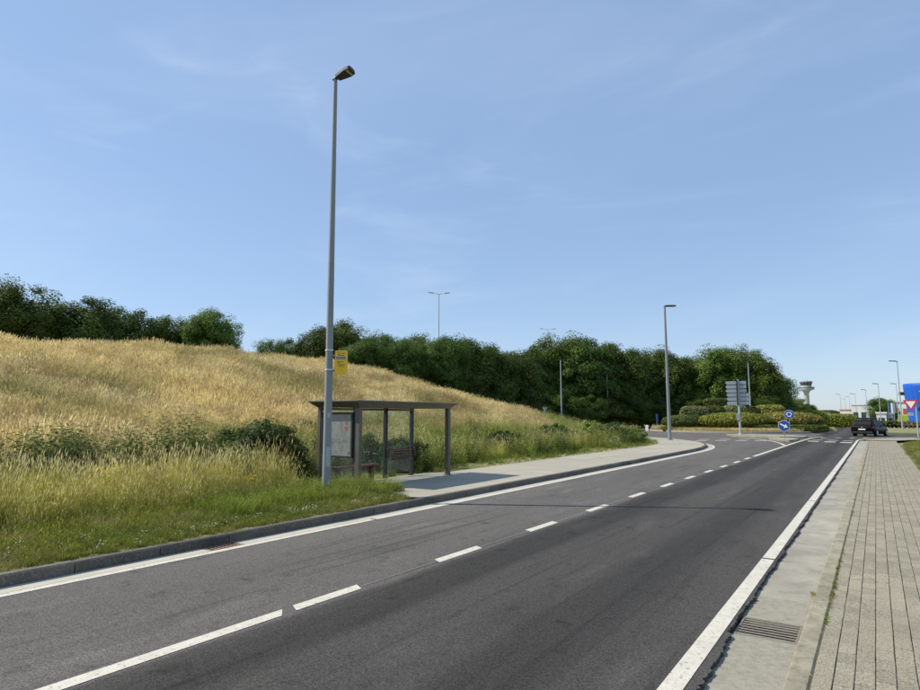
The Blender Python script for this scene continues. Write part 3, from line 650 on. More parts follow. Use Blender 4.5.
# short verge
vp = pts_in(15000, -10.2, -7.66, -4, 10.4, lambda x, y: x < -7.66-.09*nz(x, y, 5)-np.clip(y-9.7, 0, 1)*3.4)
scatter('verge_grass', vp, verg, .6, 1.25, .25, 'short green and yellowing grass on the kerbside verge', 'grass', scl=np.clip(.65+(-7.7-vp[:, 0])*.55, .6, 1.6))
fp = pts_in(520, -10, -7.8, -2, 9.6, lambda x, y: nz(x, y, 2.3, 1) > .45)
scatter('white_flowers', fp, wfl, .5, .95, .2, 'tiny white flowers dotted over the kerbside verge', 'flowers')
# dark weeds behind the tall grass
wp = pts_in(2600, -14.2, -11.6, -2, 10.5, lambda x, y: (nz(x, y, 1.9, .5) > .55) & (x < -12.0) & (x > -13.9))
scatter('dark_weeds', wp, weed, .85, 1.5, .14, 'dark leafy weeds in a row behind the tall grass', 'weeds')
dp = pts_in(700, -12.6, -11.4, 2, 10.5, lambda x, y: nz(x, y, 1.5, 2) > .45); scatter('brown_stalks', dp, dock, .75, 1.1, .1, 'dead brown stalks standing among the tall grass', 'weeds')
# weedy ground behind shelter and pavement
keepb = lambda x, y: (x < np.where((y > 10) & (y < 15), -11.5, pbx_at(y)-.05))
bp_ = pts_in(14000, -34, -10.4, 10, 56, lambda x, y: keepb(x, y) & (x > pbx_at(y)-7.5-.15*np.clip(y-20, 0, 60)) & (nz(x, y, .7, 3) > .22))
scatter('green_weeds', bp_, weedp, .6, 1.4, .2, 'pale green wild plants behind the shelter and along the pavement', 'weeds', scl=np.clip((pbx_at(bp_[:, 1])-bp_[:, 0])/1.8, .3, 1)*(.6+.75*nz(bp_[:, 0], bp_[:, 1], .6)))
bp_ = pts_in(3600, -30, -10.4, 10.5, 54, lambda x, y: keepb(x, y) & (x < pbx_at(y)-.8) & (x > pbx_at(y)-6.5-.12*np.clip(y-20, 0, 60)) & (nz(x, y, .55, 5) > .52))
scatter('dark_weeds', bp_, weed, .65, 1.4, .15, 'dark leafy weeds scattered along the far pavement bank', 'weeds')
bp_ = pts_in(5000, -24, -10.4, 10.5, 50, lambda x, y: keepb(x, y) & (x > pbx_at(y)-4))
scatter('bank_grass', bp_, lush, .5, 1.0, .2, 'low green grass edging the pale pavement', 'grass', scl=np.clip(.35+(pbx_at(bp_[:, 1])-bp_[:, 0])/1.5, .35, 1))
bp_ = pts_in(6500, -30, -11.5, 14.5, 56, lambda x, y: keepb(x, y) & (x < pbx_at(y)-1.3) & (x > pbx_at(y)-9) & (nz(x, y, .8, 1.7) > .42))
scatter('tall_grass', bp_, tallg, .6, 1.1, .14, 'tall yellowing grass between the weeds right of the shelter', 'grass')
bp_ = pts_in(420, -26, -11, 12, 50, lambda x, y: keepb(x, y) & (x > pbx_at(y)-4) & (nz(x, y, .9, 4) > .4)); scatter('white_flowers', bp_, wfl2, .5, 1.1, .15, 'white flower heads among the weeds right of the shelter', 'flowers')
# right-hand lawns
def in_lawn(x, y): return x > np.interp(y, [-6, 44, 50, 54.6, 56.6, 58.6, 60.4], [1.08, 1.08, 1.52, 2.55, 3.9, 6.6, 14])+.02
lp = pts_in(9000, 1.06, 6, 4, 60, in_lawn, lambda x, y: .015+0*x); scatter('lawn_grass', lp, verg, .6, 1.15, .3, 'short yellowing lawn right of the brick walkway', 'grass')

# ------------------------------------------------------------------ trees and shrubs
def crown_mesh(name, H, Wd, base, nclump, per, leaf, seed, lobes=.2, m='leaf', crad=.105, shape=1.0):
    r = np.random.default_rng(seed)
    d = r.normal(size=(nclump, 3)); d /= np.linalg.norm(d, axis=1)[:, None]
    ph = r.uniform(0, 6.28, 6); az = np.arctan2(d[:, 1], d[:, 0])
    lob = 1+lobes*(np.sin(3*az+ph[0]+2.5*d[:, 2])+.7*np.sin(5*az+ph[1]-3*d[:, 2])+.6*np.sin(7*d[:, 2]+ph[2]+2*az))*.6
    rr = r.uniform(0, 1, nclump)**.2*np.clip(lob, .82, 1.1)*.92*(np.abs(d)**2.5).sum(1)**(-1/2.5)
    hz = (H-base)/2; z0 = base+hz
    C = np.stack([d[:, 0]*rr*Wd/2, d[:, 1]*rr*Wd/2, z0+d[:, 2]*rr*hz], 1)
    low = C[:, 2] < z0; C[low, :2] *= shape
    C[:, 2] = np.maximum(C[:, 2], base*.6+.05)
    ctr = np.array((0, 0, z0-hz*.25)); out = C-ctr; out /= np.linalg.norm(out, axis=1)[:, None]
    cr = crad*H*r.uniform(.7, 1.35, nclump)
    n = nclump*per; q = r.normal(size=(n, 3)); q /= np.linalg.norm(q, axis=1)[:, None]
    P = np.repeat(C, per, 0)+q*np.repeat(cr, per)[:, None]*(r.uniform(size=(n, 1))**.4)*1.3*np.array((1, 1, .75))
    O = np.repeat(out, per, 0)
    nr = q*.55+O*.5+np.array((0, 0, .3))+r.normal(size=(n, 3))*.32; nr /= np.linalg.norm(nr, axis=1)[:, None]
    t = np.cross(nr, r.normal(size=(n, 3))); t /= np.linalg.norm(t, axis=1)[:, None]; b = np.cross(nr, t)
    l = (leaf*r.uniform(.6, 1.4, n))[:, None]
    Q = np.stack([P-t*l*.55, P+b*l*.42+nr*l*.08, P+t*l*.55-nr*l*.1, P-b*l*.42+nr*l*.08], 1)
    ni = n//12; k = r.integers(0, nclump, ni); Pi = ctr+(C[k]-ctr)*r.uniform(.2, .8, (ni, 1)); a_ = r.normal(size=(ni, 3)); a_ /= np.linalg.norm(a_, axis=1)[:, None]; b_ = np.cross(a_, r.normal(size=(ni, 3))); b_ /= np.linalg.norm(b_, axis=1)[:, None]
    Qi = np.stack([Pi-a_*leaf*1.6, Pi+b_*leaf*1.2, Pi+a_*leaf*1.6, Pi-b_*leaf*1.2], 1); Q = np.concatenate([Q, Qi])
    Q[:, :, 2] = np.maximum(Q[:, :, 2], .02)
    tone = np.concatenate([np.repeat(r.uniform(.1, .9, nclump), per)*.7+r.uniform(0, .3, n), np.full(ni, .3)])
    me = me_quads(name, Q, tone); me.materials.append(M[m]); return me, C
def trunk_mesh(name, H, C, seed, r0):
    r = random.Random(seed); b = MB(); top = Vector((r.uniform(-.2, .2), r.uniform(-.2, .2), H*.62)); mid = Vector((r.uniform(-.1, .1), r.uniform(-.1, .1), H*.28))
    b.tube((0, 0, -.4), mid, r0, r0*.75, 8); b.tube(mid, top, r0*.75, r0*.3, 8)
    for p in r.sample(list(map(tuple, C)), min(14, len(C))):
        t = r.uniform(.35, .95); s = mid.lerp(top, t) if t > .4 else Vector((0, 0, H*.2)).lerp(mid, t)
        e = Vector(p); k = s.lerp(e, .5)+Vector((0, 0, -.06*H)); b.tube(s, k, r0*.28, r0*.18, 5, False); b.tube(k, e, r0*.18, r0*.05, 5, False)
    me = b.mesh(name); me.materials.append(M['hill_bark']); return me
KIND = {}
def kind(k, *a, **kw):
    cm, C = crown_mesh('crown', *a, **kw); KIND[k] = (cm, trunk_mesh('trunk', a[0], C, a[6], a[0]*.018+.03), a[0])
kind('s1', 5.5, 5.6, .2, 120, 230, .115, 11, m='leaf_dark', crad=.10); kind('s2', 5.5, 6.2, .2, 130, 230, .115, 12, m='leaf_dark', crad=.10); kind('s3', 5.5, 5.2, .2, 110, 230, .115, 13, m='leaf', crad=.10)
kind('m1', 8, 7.2, .3, 150, 240, .15, 21, m='leaf', crad=.09); kind('m2', 8, 7.6, .3, 160, 240, .15, 22, m='leaf_dark', crad=.09); kind('m3', 8, 6.8, .3, 150, 240, .15, 23, m='leaf', crad=.09)
kind('l1', 12, 9.5, .4, 210, 230, .21, 31, m='leaf', crad=.08); kind('l2', 12, 10, .4, 220, 230, .21, 32, m='leaf_dark', crad=.08); kind('l3', 12, 9, .4, 210, 230, .21, 33, m='leaf', crad=.08)
def tree(k, x, y, top, label, group, wide=1.0, rz=None, z=None):
    z = float(terrain(x, y)) if z is None else z
    if z < 0: z = 0
    cm, tm, H = KIND[k]; s = (top-z)/H*1.02; e = empty('tree', (x, y, z-.05), random.uniform(0, 6.28) if rz is None else rz)
    e.scale = (s*wide, s*wide, s); tag(e, label, 'tree', group)
    link('trunk', tm, None, e); link('crown', cm, None, e); return e
ORD = ['first', 'second', 'third', 'fourth', 'fifth', 'sixth', 'seventh', 'eighth', 'ninth', 'tenth', 'eleventh', 'twelfth', 'thirteenth', 'fourteenth', 'fifteenth', 'sixteenth', 'seventeenth', 'eighteenth', 'nineteenth', 'twentieth', 'twenty-first', 'twenty-second', 'twenty-third']
def at_el(u, v, d): return far(u, d, v)
# trees on the embankment's crest, left
crest = [(-16, 290, 47, 's1', 1.1), (18, 284, 47, 'm1', 1.0), (74, 300, 49, 's2', 1.15), (103, 306, 52, 's1', .9), (132, 311, 50, 's1', 1.05), (173, 316, 51, 's3', 1.0), (212, 310, 49, 'm3', 1.05)]
lab = ['tree cut by the left edge of the picture, on the embankment crest', 'tallest tree of the left crest group, beside the picture edge', 'broad dark round tree right of the tall one on the left crest', 'dark tree set back between the two broad dark crowns of the crest', 'low dark round tree before the brighter pair on the crest', 'lower brighter green tree, left one of the pair near the crest gap', 'broad bright domed tree beside the gap in the crest']
for (u, v, d, k, w), lb in zip(crest, lab):
    x, y, zt = at_el(u, v, d); tree(k, x, y, zt, lb, 'trees on the embankment crest', w)
# belt right of the gap
belt = [(272, 340, 62, 's3', .8), (296, 336, 61, 's2', .85), (322, 326, 60, 'm2', .75), (347, 323, 58, 'm3', .8), (365, 334, 55, 's2', .95), (384, 333, 56, 'm2', .8), (404, 339, 57, 'm2', .85), (424, 331, 59, 'm3', .8), (445, 336, 60, 'm2', .8), (466, 337, 62, 'm2', .85), (489, 340, 66, 'm2', .9), (510, 352, 69, 'm2', .95),
        (530, 350, 90, 'l2', .75), (556, 338, 92, 'l3', .95), (580, 341, 94, 'l2', .9), (604, 346, 96, 'l2', .9), (626, 344, 99, 'l2', .85), (648, 352, 102, 'l3', .9), (668, 354, 104, 'l2', .85), (690, 353, 106, 'l1', .9), (714, 351, 106, 'l3', .95), (738, 348, 106, 'l1', .95), (760, 358, 107, 'l3', .85), (775, 374, 112, 'l2', .8)]
for i, (u, v, d, k, w) in enumerate(belt):
    x, y, zt = at_el(u, v+(5 if i % 3 == 1 and i not in (3, 13) else -1), d+(2.5 if i % 2 else 0))
    if i < 12: lb = f'{ORD[i]} tree from the crest gap in the belt behind the shelter'
    else: lb = f'{ORD[23-i]} large tree from the right end of the dark belt behind the roundabout'
    tree(k, x, y, zt, lb, 'trees of the dark belt', w)
# second row and understorey that close the belt
row2 = [(310, 345, 68, 'm2'), (375, 345, 68, 'm1'), (435, 346, 72, 'm3'), (480, 350, 78, 'm2'), (515, 354, 100, 'l1'), (545, 352, 104, 'l1'), (595, 352, 108, 'l3'), (640, 354, 112, 'l1'), (680, 357, 116, 'l2'), (725, 356, 118, 'l2')]
for i, (u, v, d, k) in enumerate(row2):
    x, y, zt = at_el(u, v, d); tree(k, x, y, zt, f'tree of the belt\'s rear row, {ORD[i]} from the left, half hidden by nearer crowns', 'rear row of the dark belt', 1)
under = [(390, 366, 53.5), (412, 370, 54), (432, 372, 55), (452, 378, 56.5), (470, 382, 58), (490, 388, 60), (508, 390, 62), (526, 392, 64), (546, 388, 84), (566, 385, 85), (588, 388, 86), (610, 386, 88), (632, 388, 92), (655, 390, 95), (678, 390, 97), (700, 390, 98), (722, 390, 99), (745, 388, 99), (765, 392, 101), (780, 396, 104)]
for i, (u, v, d) in enumerate(under):
    x, y, zt = at_el(u, v+7, d+4); e = tree(['s2', 's1', 's2'][i % 3], x, y, zt, f'low dark understorey shrub at the foot of the belt, {ORD[i]} from the left', 'understorey of the dark belt', 1.15); e.name = 'shrub'; e['category'] = 'shrub'
# trees further off to the right
for u, v, d, k, w, lb in [(795, 398, 150, 'm1', 1.0, 'green tree sloping away right of the belt, below the control tower'), (806, 403, 170, 'm2', 1.0, 'lower dark tree right under the control tower shaft'), (880, 397, 165, 'm2', 1.0, 'round dark tree beside the white hall'), (890, 404, 168, 'm1', .8, 'smaller tree joined to the round one by the hall')]:
    x, y, zt = at_el(u, v, d); tree(k, x, y, zt, lb, None, w, z=0)
for i, u in enumerate((782, 796, 811, 822, 834, 846, 857)):
    x, y, zt = at_el(u, [405, 408, 411, 412.5, 413, 413.2, 413][i], 240+10*i); tree(['m2', 's1', 's2'][i % 3], x, y, zt, f'low far tree on the horizon, {ORD[i]} from the control tower rightwards', 'far horizon trees', 1.9, z=-.1)
def bush(name, x, y, h, w, label, m='bush_leaf', leaf=.06, n=110, per=60, seed=5, group=None, z=None, shape=1.0):
    cm, C = crown_mesh('foliage', h, w, .08, n, per, leaf, seed, .3, m, .11, shape); e = empty(name, (x, y, float(terrain(x, y)) if z is None else z)); tag(e, label, 'shrub', group)
    link('foliage', cm, None, e)
    b = MB()
    for p in C[::6]: b.tube((random.uniform(-.1, .1)*w, random.uniform(-.1, .1)*w, -.05), p, .012, .004, 5, False)
    b.build('stem', M['hill_bark'], e); return e
WB = []
bush('shrub', -12.6, 9.95, 1.5, 2.0, 'dense dark green bush left of the bus shelter', seed=51, n=230, per=80, m='weed')
bush('shrub', -13.1, 10.75, 1.10, 1.3, 'lower dark bush touching the shelter behind its poster', seed=52)
bush('shrub', -12.9, 16.2, .85, 1.15, 'small dark bush just right of the shelter\'s last post', seed=53)
bush('shrub', -12.5, 15.0, 1.0, 1.2, 'leafy bush behind the right end of the shelter glass', m='weed', leaf=.07, seed=54)
bush('shrub', -13.8, 14.6, 1.1, 1.4, 'pale leafy bush seen through the shelter glass', m='weed_pale', leaf=.07, seed=55)
x, y, _ = far(303, 24); bush('shrub', x, y, .75, 1.0, 'small lone bush on the dry slope above the shelter', m='weed', seed=56)
x, y, _ = far(25, 24); bush('shrub', x, y, .45, 1.7, 'low green patch of plants on the dry slope at far left', m='weed', seed=57)
x, y, _ = far(195, 21); bush('shrub', x, y, .5, .9, 'small green plant on the dry slope above the weeds', m='weed_pale', seed=59)
WB.append((184, 14.4, 1.6, 0.53, 'pale-topped weed clump standing above the tall grass', 'weed'))
WB.append((120, 13.6, 1.35, 0.76, 'dark leafy clump left of the tallest weeds', 'weed'))
WB.append((14, 12.9, 1.3, 0.63, 'dark leafy clump at the left edge of the weed row', 'weed'))
WB.append((240, 13.9, 1.0, 0.55, 'low leafy clump between the tallest weeds and the dense bush', 'weed_pale'))
WB.append((60, 13.2, 1.35, 0.63, 'dark leafy clump in the weed row near the left edge', 'weed'))
for i, (u, d, h, w, lb) in enumerate([(505, 28, .9, 1.6, 'dark bush in the bank above the pale pavement'), (556, 33, 1.2, 1.8, 'dark bush below the thin bare pole'), (590, 36, 1.3, 2.0, 'tall weed bush at the top of the far bank'), (612, 38, 1.2, 1.8, 'weed bush sloping down to the far end of the bank'), (632, 40, .9, 1.6, 'last low bush of the bank before the white post')]):
    x, y, _ = far(u, d); bush('shrub', x, y, h, w, lb, m=['bush_leaf', 'weed', 'weed_pale', 'weed', 'weed_pale'][i], leaf=.085, n=80, per=45, seed=70+i)
def weed_bush(u, d, h, r, label, m='weed', n=34):
    x, y, _ = far(u, d); e = empty('weed_clump', (x, y, float(terrain(x, y)))); tag(e, label, 'weeds', 'leafy clumps of the weed row')
    V, F, A = weed_variant(62, r, .5*h, 1.12*h, .19, .10, 18); link('foliage', me_from('foliage', V, F, False, A), M[m], e)
    V, F, A = weed_variant(6, r*.8, 1.0*h, 1.3*h, .10, .045, 16); link('flower_spike', me_from('flower_spike', V, F, False, A), M['weed_pale'], e)
def ragwort(u, d, lb, s=1):
    x, y, _ = far(u, d); V, F, A = weed_variant(3, .07, .55, .8, .1, .03, 10, (18, .045, .014)); e = empty('yellow_flower', (x, y, float(terrain(x, y)))); tag(e, lb, 'flower', 'yellow flowers in the tall grass'); e.scale = (s, s, s)
    st = link('flower_head', me_from('flower_head', V, F, False, A), M['yellow_flower'], e)
for a in WB: weed_bush(*a)
ragwort(108, 11.6, 'bright yellow flower plant standing in the tall grass', 1.15); ragwort(72, 10.3, 'small yellow flower low in the grass near the left edge', .75); ragwort(254, 12.0, 'yellow flower plant left of the dark bush', .8); ragwort(2, 17, 'yellow flower at the very left edge', 1)

# ------------------------------------------------------------------ lamp post with bus stop flag
def lamp_head(parent, z, ang, L_=.62, w=.30, tilt=R(8), arm=.10):
    "LED road lantern on a short spigot; x axis points along ang"
    c, s = math.cos(ang), math.sin(ang); ct, st = math.cos(tilt), math.sin(tilt)
    def T(p): x = p[0]*ct-p[2]*st; zz = p[0]*st+p[2]*ct; return (x*c-p[1]*s, x*s+p[1]*c, z+zz)
    b = MB(); b.tube(T((-.06, 0, -.02)), T((arm+.1, 0, .0)), .045, .04, 10); b.build('spigot', M['lamp_dark'], parent)
    P = [(arm, .08), (arm+.12, .11), (arm+.26, w/2), (arm+L_, w/2*.92), (arm+L_+.03, w/2*.7)]
    out = [(x, y) for x, y in P]+[(x, -y) for x, y in P[::-1]]; n = len(out)
    b = MB(); V = [T((x, y, -.045)) for x, y in out]+[T((x, y*.96, .02)) for x, y in out]+[T((arm+(x-arm)*.92+.02, y*.6, .065)) for x, y in out]
    F = [tuple(range(n-1, -1, -1)), tuple(range(2*n, 3*n))]
    for k in (0, n): F += [(k+i, k+(i+1) % n, k+n+(i+1) % n, k+n+i) for i in range(n)]
    b.add(V, F); h = b.build('lantern', M['lamp_dark'], parent)
    b = MB(); a0, a1, ww = arm+.3, arm+L_-.03, w/2*.78
    b.add([T((a0, -ww, -.049)), T((a1, -ww, -.049)), T((a1, ww, -.049)), T((a0, ww, -.049))], [(0, 3, 2, 1)]); b.build('lens', M['lamp_glass'], h)
LX, LY = -9.43, 9.05
lp_ = empty('street_lamp', (LX, LY, float(terrain(LX, LY))-.02)); lp_.rotation_euler = (R(-.25), R(-.45), 0); tag(lp_, 'tall grey street lamp carrying the yellow bus stop flag', 'street lamp', 'street lamps')
b = MB()
def sqpole(b, z0, z1, w0, w1, rot, bev=.22):
    V = []
    for z, w in ((z0, w0), (z1, w1)):
        h = w/2; k = h*bev
        for x, y in ((h-k, -h), (h, -h+k), (h, h-k), (h-k, h), (-h+k, h), (-h, h-k), (-h, -h+k), (-h+k, -h)): V.append((x*math.cos(rot)-y*math.sin(rot), x*math.sin(rot)+y*math.cos(rot), z))
    b.add(V, [(i, (i+1) % 8, 8+(i+1) % 8, 8+i) for i in range(8)]+[tuple(range(8, 16))])
sqpole(b, 0, 9.10, .156, .075, R(60)); b.build('pole', M['galv'], lp_)
lamp_head(lp_, 9.14, R(8), .38, .28, R(12), .05)
b = MB(); b.box(.066, .079, -.045, .045, .62, 1.02, .003); o = b.build('access_door', M['galv_far'], lp_); o.rotation_euler = (0, 0, R(-30))
b = MB(); b.tube((0, 0, -.05), (0, 0, .10), .15, .13, 14); b.build('footing_collar', M['kerb'], lp_)
b = MB(); b.box(.060, .0765, -.03, .03, 1.62, 1.72, .002); o = b.build('number_plate', M['label_grey'], lp_); o.rotation_euler = (0, 0, R(-30))
for i, z in enumerate((2.62, 3.03)):
    bb = MB(); sqpole(bb, z-.012, z+.012, .149, .149, R(60)); bb.build('clamp_band', M['sign_white'], lp_)
fl = empty('bus_stop_flag', (LX+.13, LY+.06, 2.87)); fl.rotation_euler = (0, 0, R(28)); tag(fl, 'yellow bus stop flag clamped to the tall street lamp', 'sign')
b = MB(); b.box(.0, .235, -.05, .05, -.25, .24, .004); b.build('flag_panel', M['yellow'], fl)
b = MB(); b.box(-.012, -.001, -.045, .045, -.25, .23); b.build('edge_strip', M['yellow_side'], fl)
for z in (-.18, .14): b = MB(); b.box(-.06, .0, -.02, .02, z-.02, z+.02); b.build('bracket', M['galv'], fl)
b = MB(); b.box(.012, .235, -.0525, -.0503, .045, .125); b.build('route_label', M['label_grey'], fl)
b = MB()
for (x0, x1, z) in [(.04, .12, .205), (.05, .10, .165), (.14, .20, .18), (.06, .19, .14), (.04, .17, .005), (.05, .10, -.02), (.05, .21, -.055), (.06, .18, -.09)]: b.box(x0, x1, -.0535, -.0505, z-.006, z+.006)
for k in range(6): b.box(.03+k*.033, .05+k*.033, -.0545, -.0526, .065, .105)
b.build('lettering', M['ink'], fl)

# ------------------------------------------------------------------ bus shelter
SX0, SX1, SY0, SY1, SZ = -11.30, -10.02, 10.55, 14.20, 1.965
def padz(x): return .118-.083*min(1, max(0, (-10.49-x)/.93))
sh = empty('bus_shelter', (-10.66, 12.4, .1)); tag(sh, 'open bus shelter with dark metal frame, flat roof and glass back', 'bus shelter')
ox, oy, oz = -10.66, 12.4, .1
def sbox(b, x0, x1, y0, y1, z0, z1, bev=0): b.box(x0-ox, x1-ox, y0-oy, y1-oy, z0-oz, z1-oz, bev); return b
# roof: sloped fascia, tapering soffit edges
b = MB(); rx0, rx1, ry0, ry1 = SX0-.16, SX1+.24, SY0-.22, SY1+.17
def ring(dx, z): return [(rx0+dx-ox, ry0+dx-oy, z-oz), (rx1-dx-ox, ry0+dx-oy, z-oz), (rx1-dx-ox, ry1-dx-oy, z-oz), (rx0+dx-ox, ry1-dx-oy, z-oz)]
V = ring(.16, SZ-.005)+ring(.0, SZ+.125)+ring(.0, SZ+.145)+ring(.03, SZ+.15)+ring(.06, SZ+.13)
F = [(3, 2, 1, 0), (16, 17, 18, 19)]
for k in range(4): F += [(k*4+i, k*4+(i+1) % 4, k*4+4+(i+1) % 4, k*4+4+i) for i in range(4)]
b.add(V, F); b.build('roof', M['shelter_metal'], sh)
def post(x, y, w, m, d=None): b = MB(); d = d or w; sbox(b, x-w/2, x+w/2, y-d/2, y+d/2, padz(x)-.05, SZ+.01, .0); o = b.build('post', M[m], sh); bb = MB(); sbox(bb, x-w*.9, x+w*.9, y-d*.9, y+d*.9, padz(x)-.02, padz(x)+.012); bb.build('foot_plate', M[m], o); return o
post(SX1, SY0+.04, .13, 'shelter_metal', .10); post(SX1, SY1, .11, 'shelter_metal')
BY = [SY0+.04, 11.82, 13.02, SY1-.02]
for y in BY: post(SX0, y, .09, 'shelter_dark' if y > 11 else 'shelter_metal')
b = MB(); sbox(b, SX0-.045, SX0+.045, SY0+.08, SY1-.06, SZ-.07, SZ-.012); b.build('head_rail', M['shelter_metal'], sh)
for a, c in zip(BY[:-1], BY[1:]):
    b = MB(); sbox(b, SX0-.005, SX0+.005, a+.05, c-.05, .17, SZ-.08); b.build('glass_panel', M['glass'], sh)
b = MB(); sbox(b, SX0+.05, SX1-.07, SY0+.035, SY0+.045, .22, SZ-.06); b.build('glass_panel', M['glass'], sh)
for y in BY[2:]:
    b = MB(); sbox(b, SX0+.046, SX0+.13, y-.03, y+.03, .60, .86, .01); b.build('bracket', M['shelter_dark'], sh)
for z in (.655, .72, .785):
    b = MB(); sbox(b, SX0+.05, SX0+.09, BY[2]+.04, BY[3]-.04, z-.012, z+.012, .006); b.build('leaning_rail', M['brown_red'], sh)
# poster case on the left end
pc = MB(); px0, px1, pz0, pz1, py = SX0+.12, SX1-.12, .78, 1.84, SY0-.02
sbox(pc, px0, px1, py-.03, py+.05, pz0, pz0+.045, .004); sbox(pc, px0, px1, py-.03, py+.05, pz1-.045, pz1, .004)
sbox(pc, px0, px0+.045, py-.029, py+.05, pz0+.045, pz1-.045); sbox(pc, px1-.045, px1, py-.029, py+.05, pz0+.045, pz1-.045)
pco = pc.build('poster_case', M['shelter_dark'], sh)
b = MB(); sbox(b, px0+.045, px1-.045, py-.008, py+.04, pz0+.045, pz1-.045); b.build('poster', M['poster'], pco)
b = MB(); 
for (a, z, w, h) in [(.77, 1.72, .10, .016), (.79, 1.60, .09, .016), (.81, 1.57, .03, .05), (.78, 1.48, .10, .05), (.80, 1.42, .07, .03), (.785, 1.66, .03, .01)]: sbox(b, px0+a*(px1-px0)-w/2, px0+a*(px1-px0)+w/2, py-.012, py-.0085, z-h/2, z+h/2)
b.build('poster_print', M['poster_red'], pco)['kind'] = 'stuff'
b = MB()
for k in range(16):
    a = random.uniform(.2, .82); z = random.uniform(.9, 1.5); w, h = (random.uniform(.05, .16), .006) if k % 2 else (.006, random.uniform(.06, .2)); sbox(b, px0+a*(px1-px0)-w/2, px0+a*(px1-px0)+w/2, py-.0105, py-.0085, z, z+h)
sbox(b, px1-.15, px1-.09, py-.0105, py-.0085, .86, .92); b.build('poster_map', M['poster_grey'], pco)['kind'] = 'stuff'
b = MB()
be = empty('bench', (-10.98, 11.5, padz(-10.98))); tag(be, 'reddish brown bench standing inside the bus shelter', 'bench')
for i in range(4): bb = MB(); bb.box(-.17+i*.088, -.17+i*.088+.078, -.78, .78, .40, .44, .006); bb.build('seat_slat', M['brown_red'], be)
for y in (-.6, .6): bb = MB(); bb.box(-.05, .05, y-.05, y+.05, -.02, .36, .004); bb.box(-.16, .16, y-.03, y+.03, .361, .399); bb.build('leg', M['brown_red'], be)

# ------------------------------------------------------------------ other lamps and poles
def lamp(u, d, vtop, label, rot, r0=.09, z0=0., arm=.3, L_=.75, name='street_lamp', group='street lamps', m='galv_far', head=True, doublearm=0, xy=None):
    x, y, zt = far(u, d, vtop)
    if xy: x, y = xy
    e = empty(name, (x, y, z0)); tag(e, label, 'street lamp' if head or doublearm else 'pole', group)
    H = zt-z0; b = MB(); b.tube((0, 0, -.2), (0, 0, H), r0, r0*.5, 12); b.build('pole', M[m], e)
    bb = MB(); bb.tube((0, 0, -.1), (0, 0, .05), r0*1.9, r0*1.7, 10); bb.build('base_plate', M['galv'], e)
    if head: lamp_head(e, H+.03, rot, L_, .3, R(5), arm*.2)
    for s in ((-1, 1) if doublearm else ()):
        c, sn = math.cos(rot)*s, math.sin(rot)*s
        a = MB(); a.tube((0, 0, H-.05), (c*doublearm, sn*doublearm, H+.15), .05, .04, 8); a.build('arm', M[m], e)
        h = MB(); h.tube((c*doublearm, sn*doublearm, H+.16), (c*(doublearm+.9), sn*(doublearm+.9), H+.24), .11, .09, 8); h.build('lantern', M['sign_back'], e)
    return e
lamp(664.6, 44.6, 306.5, 'grey street lamp at the end of the pale pavement', R(60), .13, .12, m='galv', L_=.9)
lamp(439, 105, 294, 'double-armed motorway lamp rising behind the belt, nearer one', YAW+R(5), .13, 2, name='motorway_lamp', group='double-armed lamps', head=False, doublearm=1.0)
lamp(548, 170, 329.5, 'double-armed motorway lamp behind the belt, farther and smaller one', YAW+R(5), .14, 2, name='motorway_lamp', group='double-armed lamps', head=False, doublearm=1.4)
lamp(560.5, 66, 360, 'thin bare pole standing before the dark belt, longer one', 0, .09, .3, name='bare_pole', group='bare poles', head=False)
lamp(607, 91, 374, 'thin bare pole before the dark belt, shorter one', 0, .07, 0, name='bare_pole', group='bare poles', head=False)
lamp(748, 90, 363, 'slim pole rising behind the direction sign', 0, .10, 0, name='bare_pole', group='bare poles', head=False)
for u, d, v, lb, r in [(897, 92, 361.5, 'tallest street lamp at right, beyond the black car', R(175)), (896, 135, 384, 'lamp half hidden behind the tallest lamp at right', R(178)), (878, 128, 384, 'lamp between the car and the tallest right lamp, before the round tree', R(178)), (865.5, 150, 390, 'lamp standing in front of the white hall', R(178)),
        (840, 230, 394.5, 'far lamp just right of the control tower, twin-looking head', R(178)), (855, 200, 394, 'far lamp left of the white hall', R(178)), (849, 300, 397, 'faint far lamp between two bigger ones', R(178)), (845, 330, 399, 'faintest far lamp above the small blue door', R(178)), (797, 160, 387, 'pale lamp in front of the belt\'s right end', R(178))]:
    lamp(u, d, v, lb, r, .085 if d < 120 else .085, 0, group='lamps at the right background', L_=.75 if d < 200 else 1.2)

# ------------------------------------------------------------------ signs
def disc(b, r, y0, y1, z, n=28): 
    V = [(r*math.cos(2*math.pi*i/n), y, z+r*math.sin(2*math.pi*i/n)) for y in (y0, y1) for i in range(n)]
    b.add(V, [tuple(range(n)), tuple(range(2*n-1, n-1, -1))]+[(i, (i+1) % n, n+(i+1) % n, n+i) for i in range(n)]); return b
def face_cam(x, y): return math.atan2(y, x)-math.pi/2       # local -y looks back along the road to the viewer
def flat(b, pts, y0, y1):
    n = len(pts); V = [(p[0], y, p[1]) for y in (y0, y1) for p in pts]; b.add(V, [tuple(range(n)), tuple(range(2*n-1, n-1, -1))]+[(i, (i+1) % n, n+(i+1) % n, n+i) for i in range(n)])
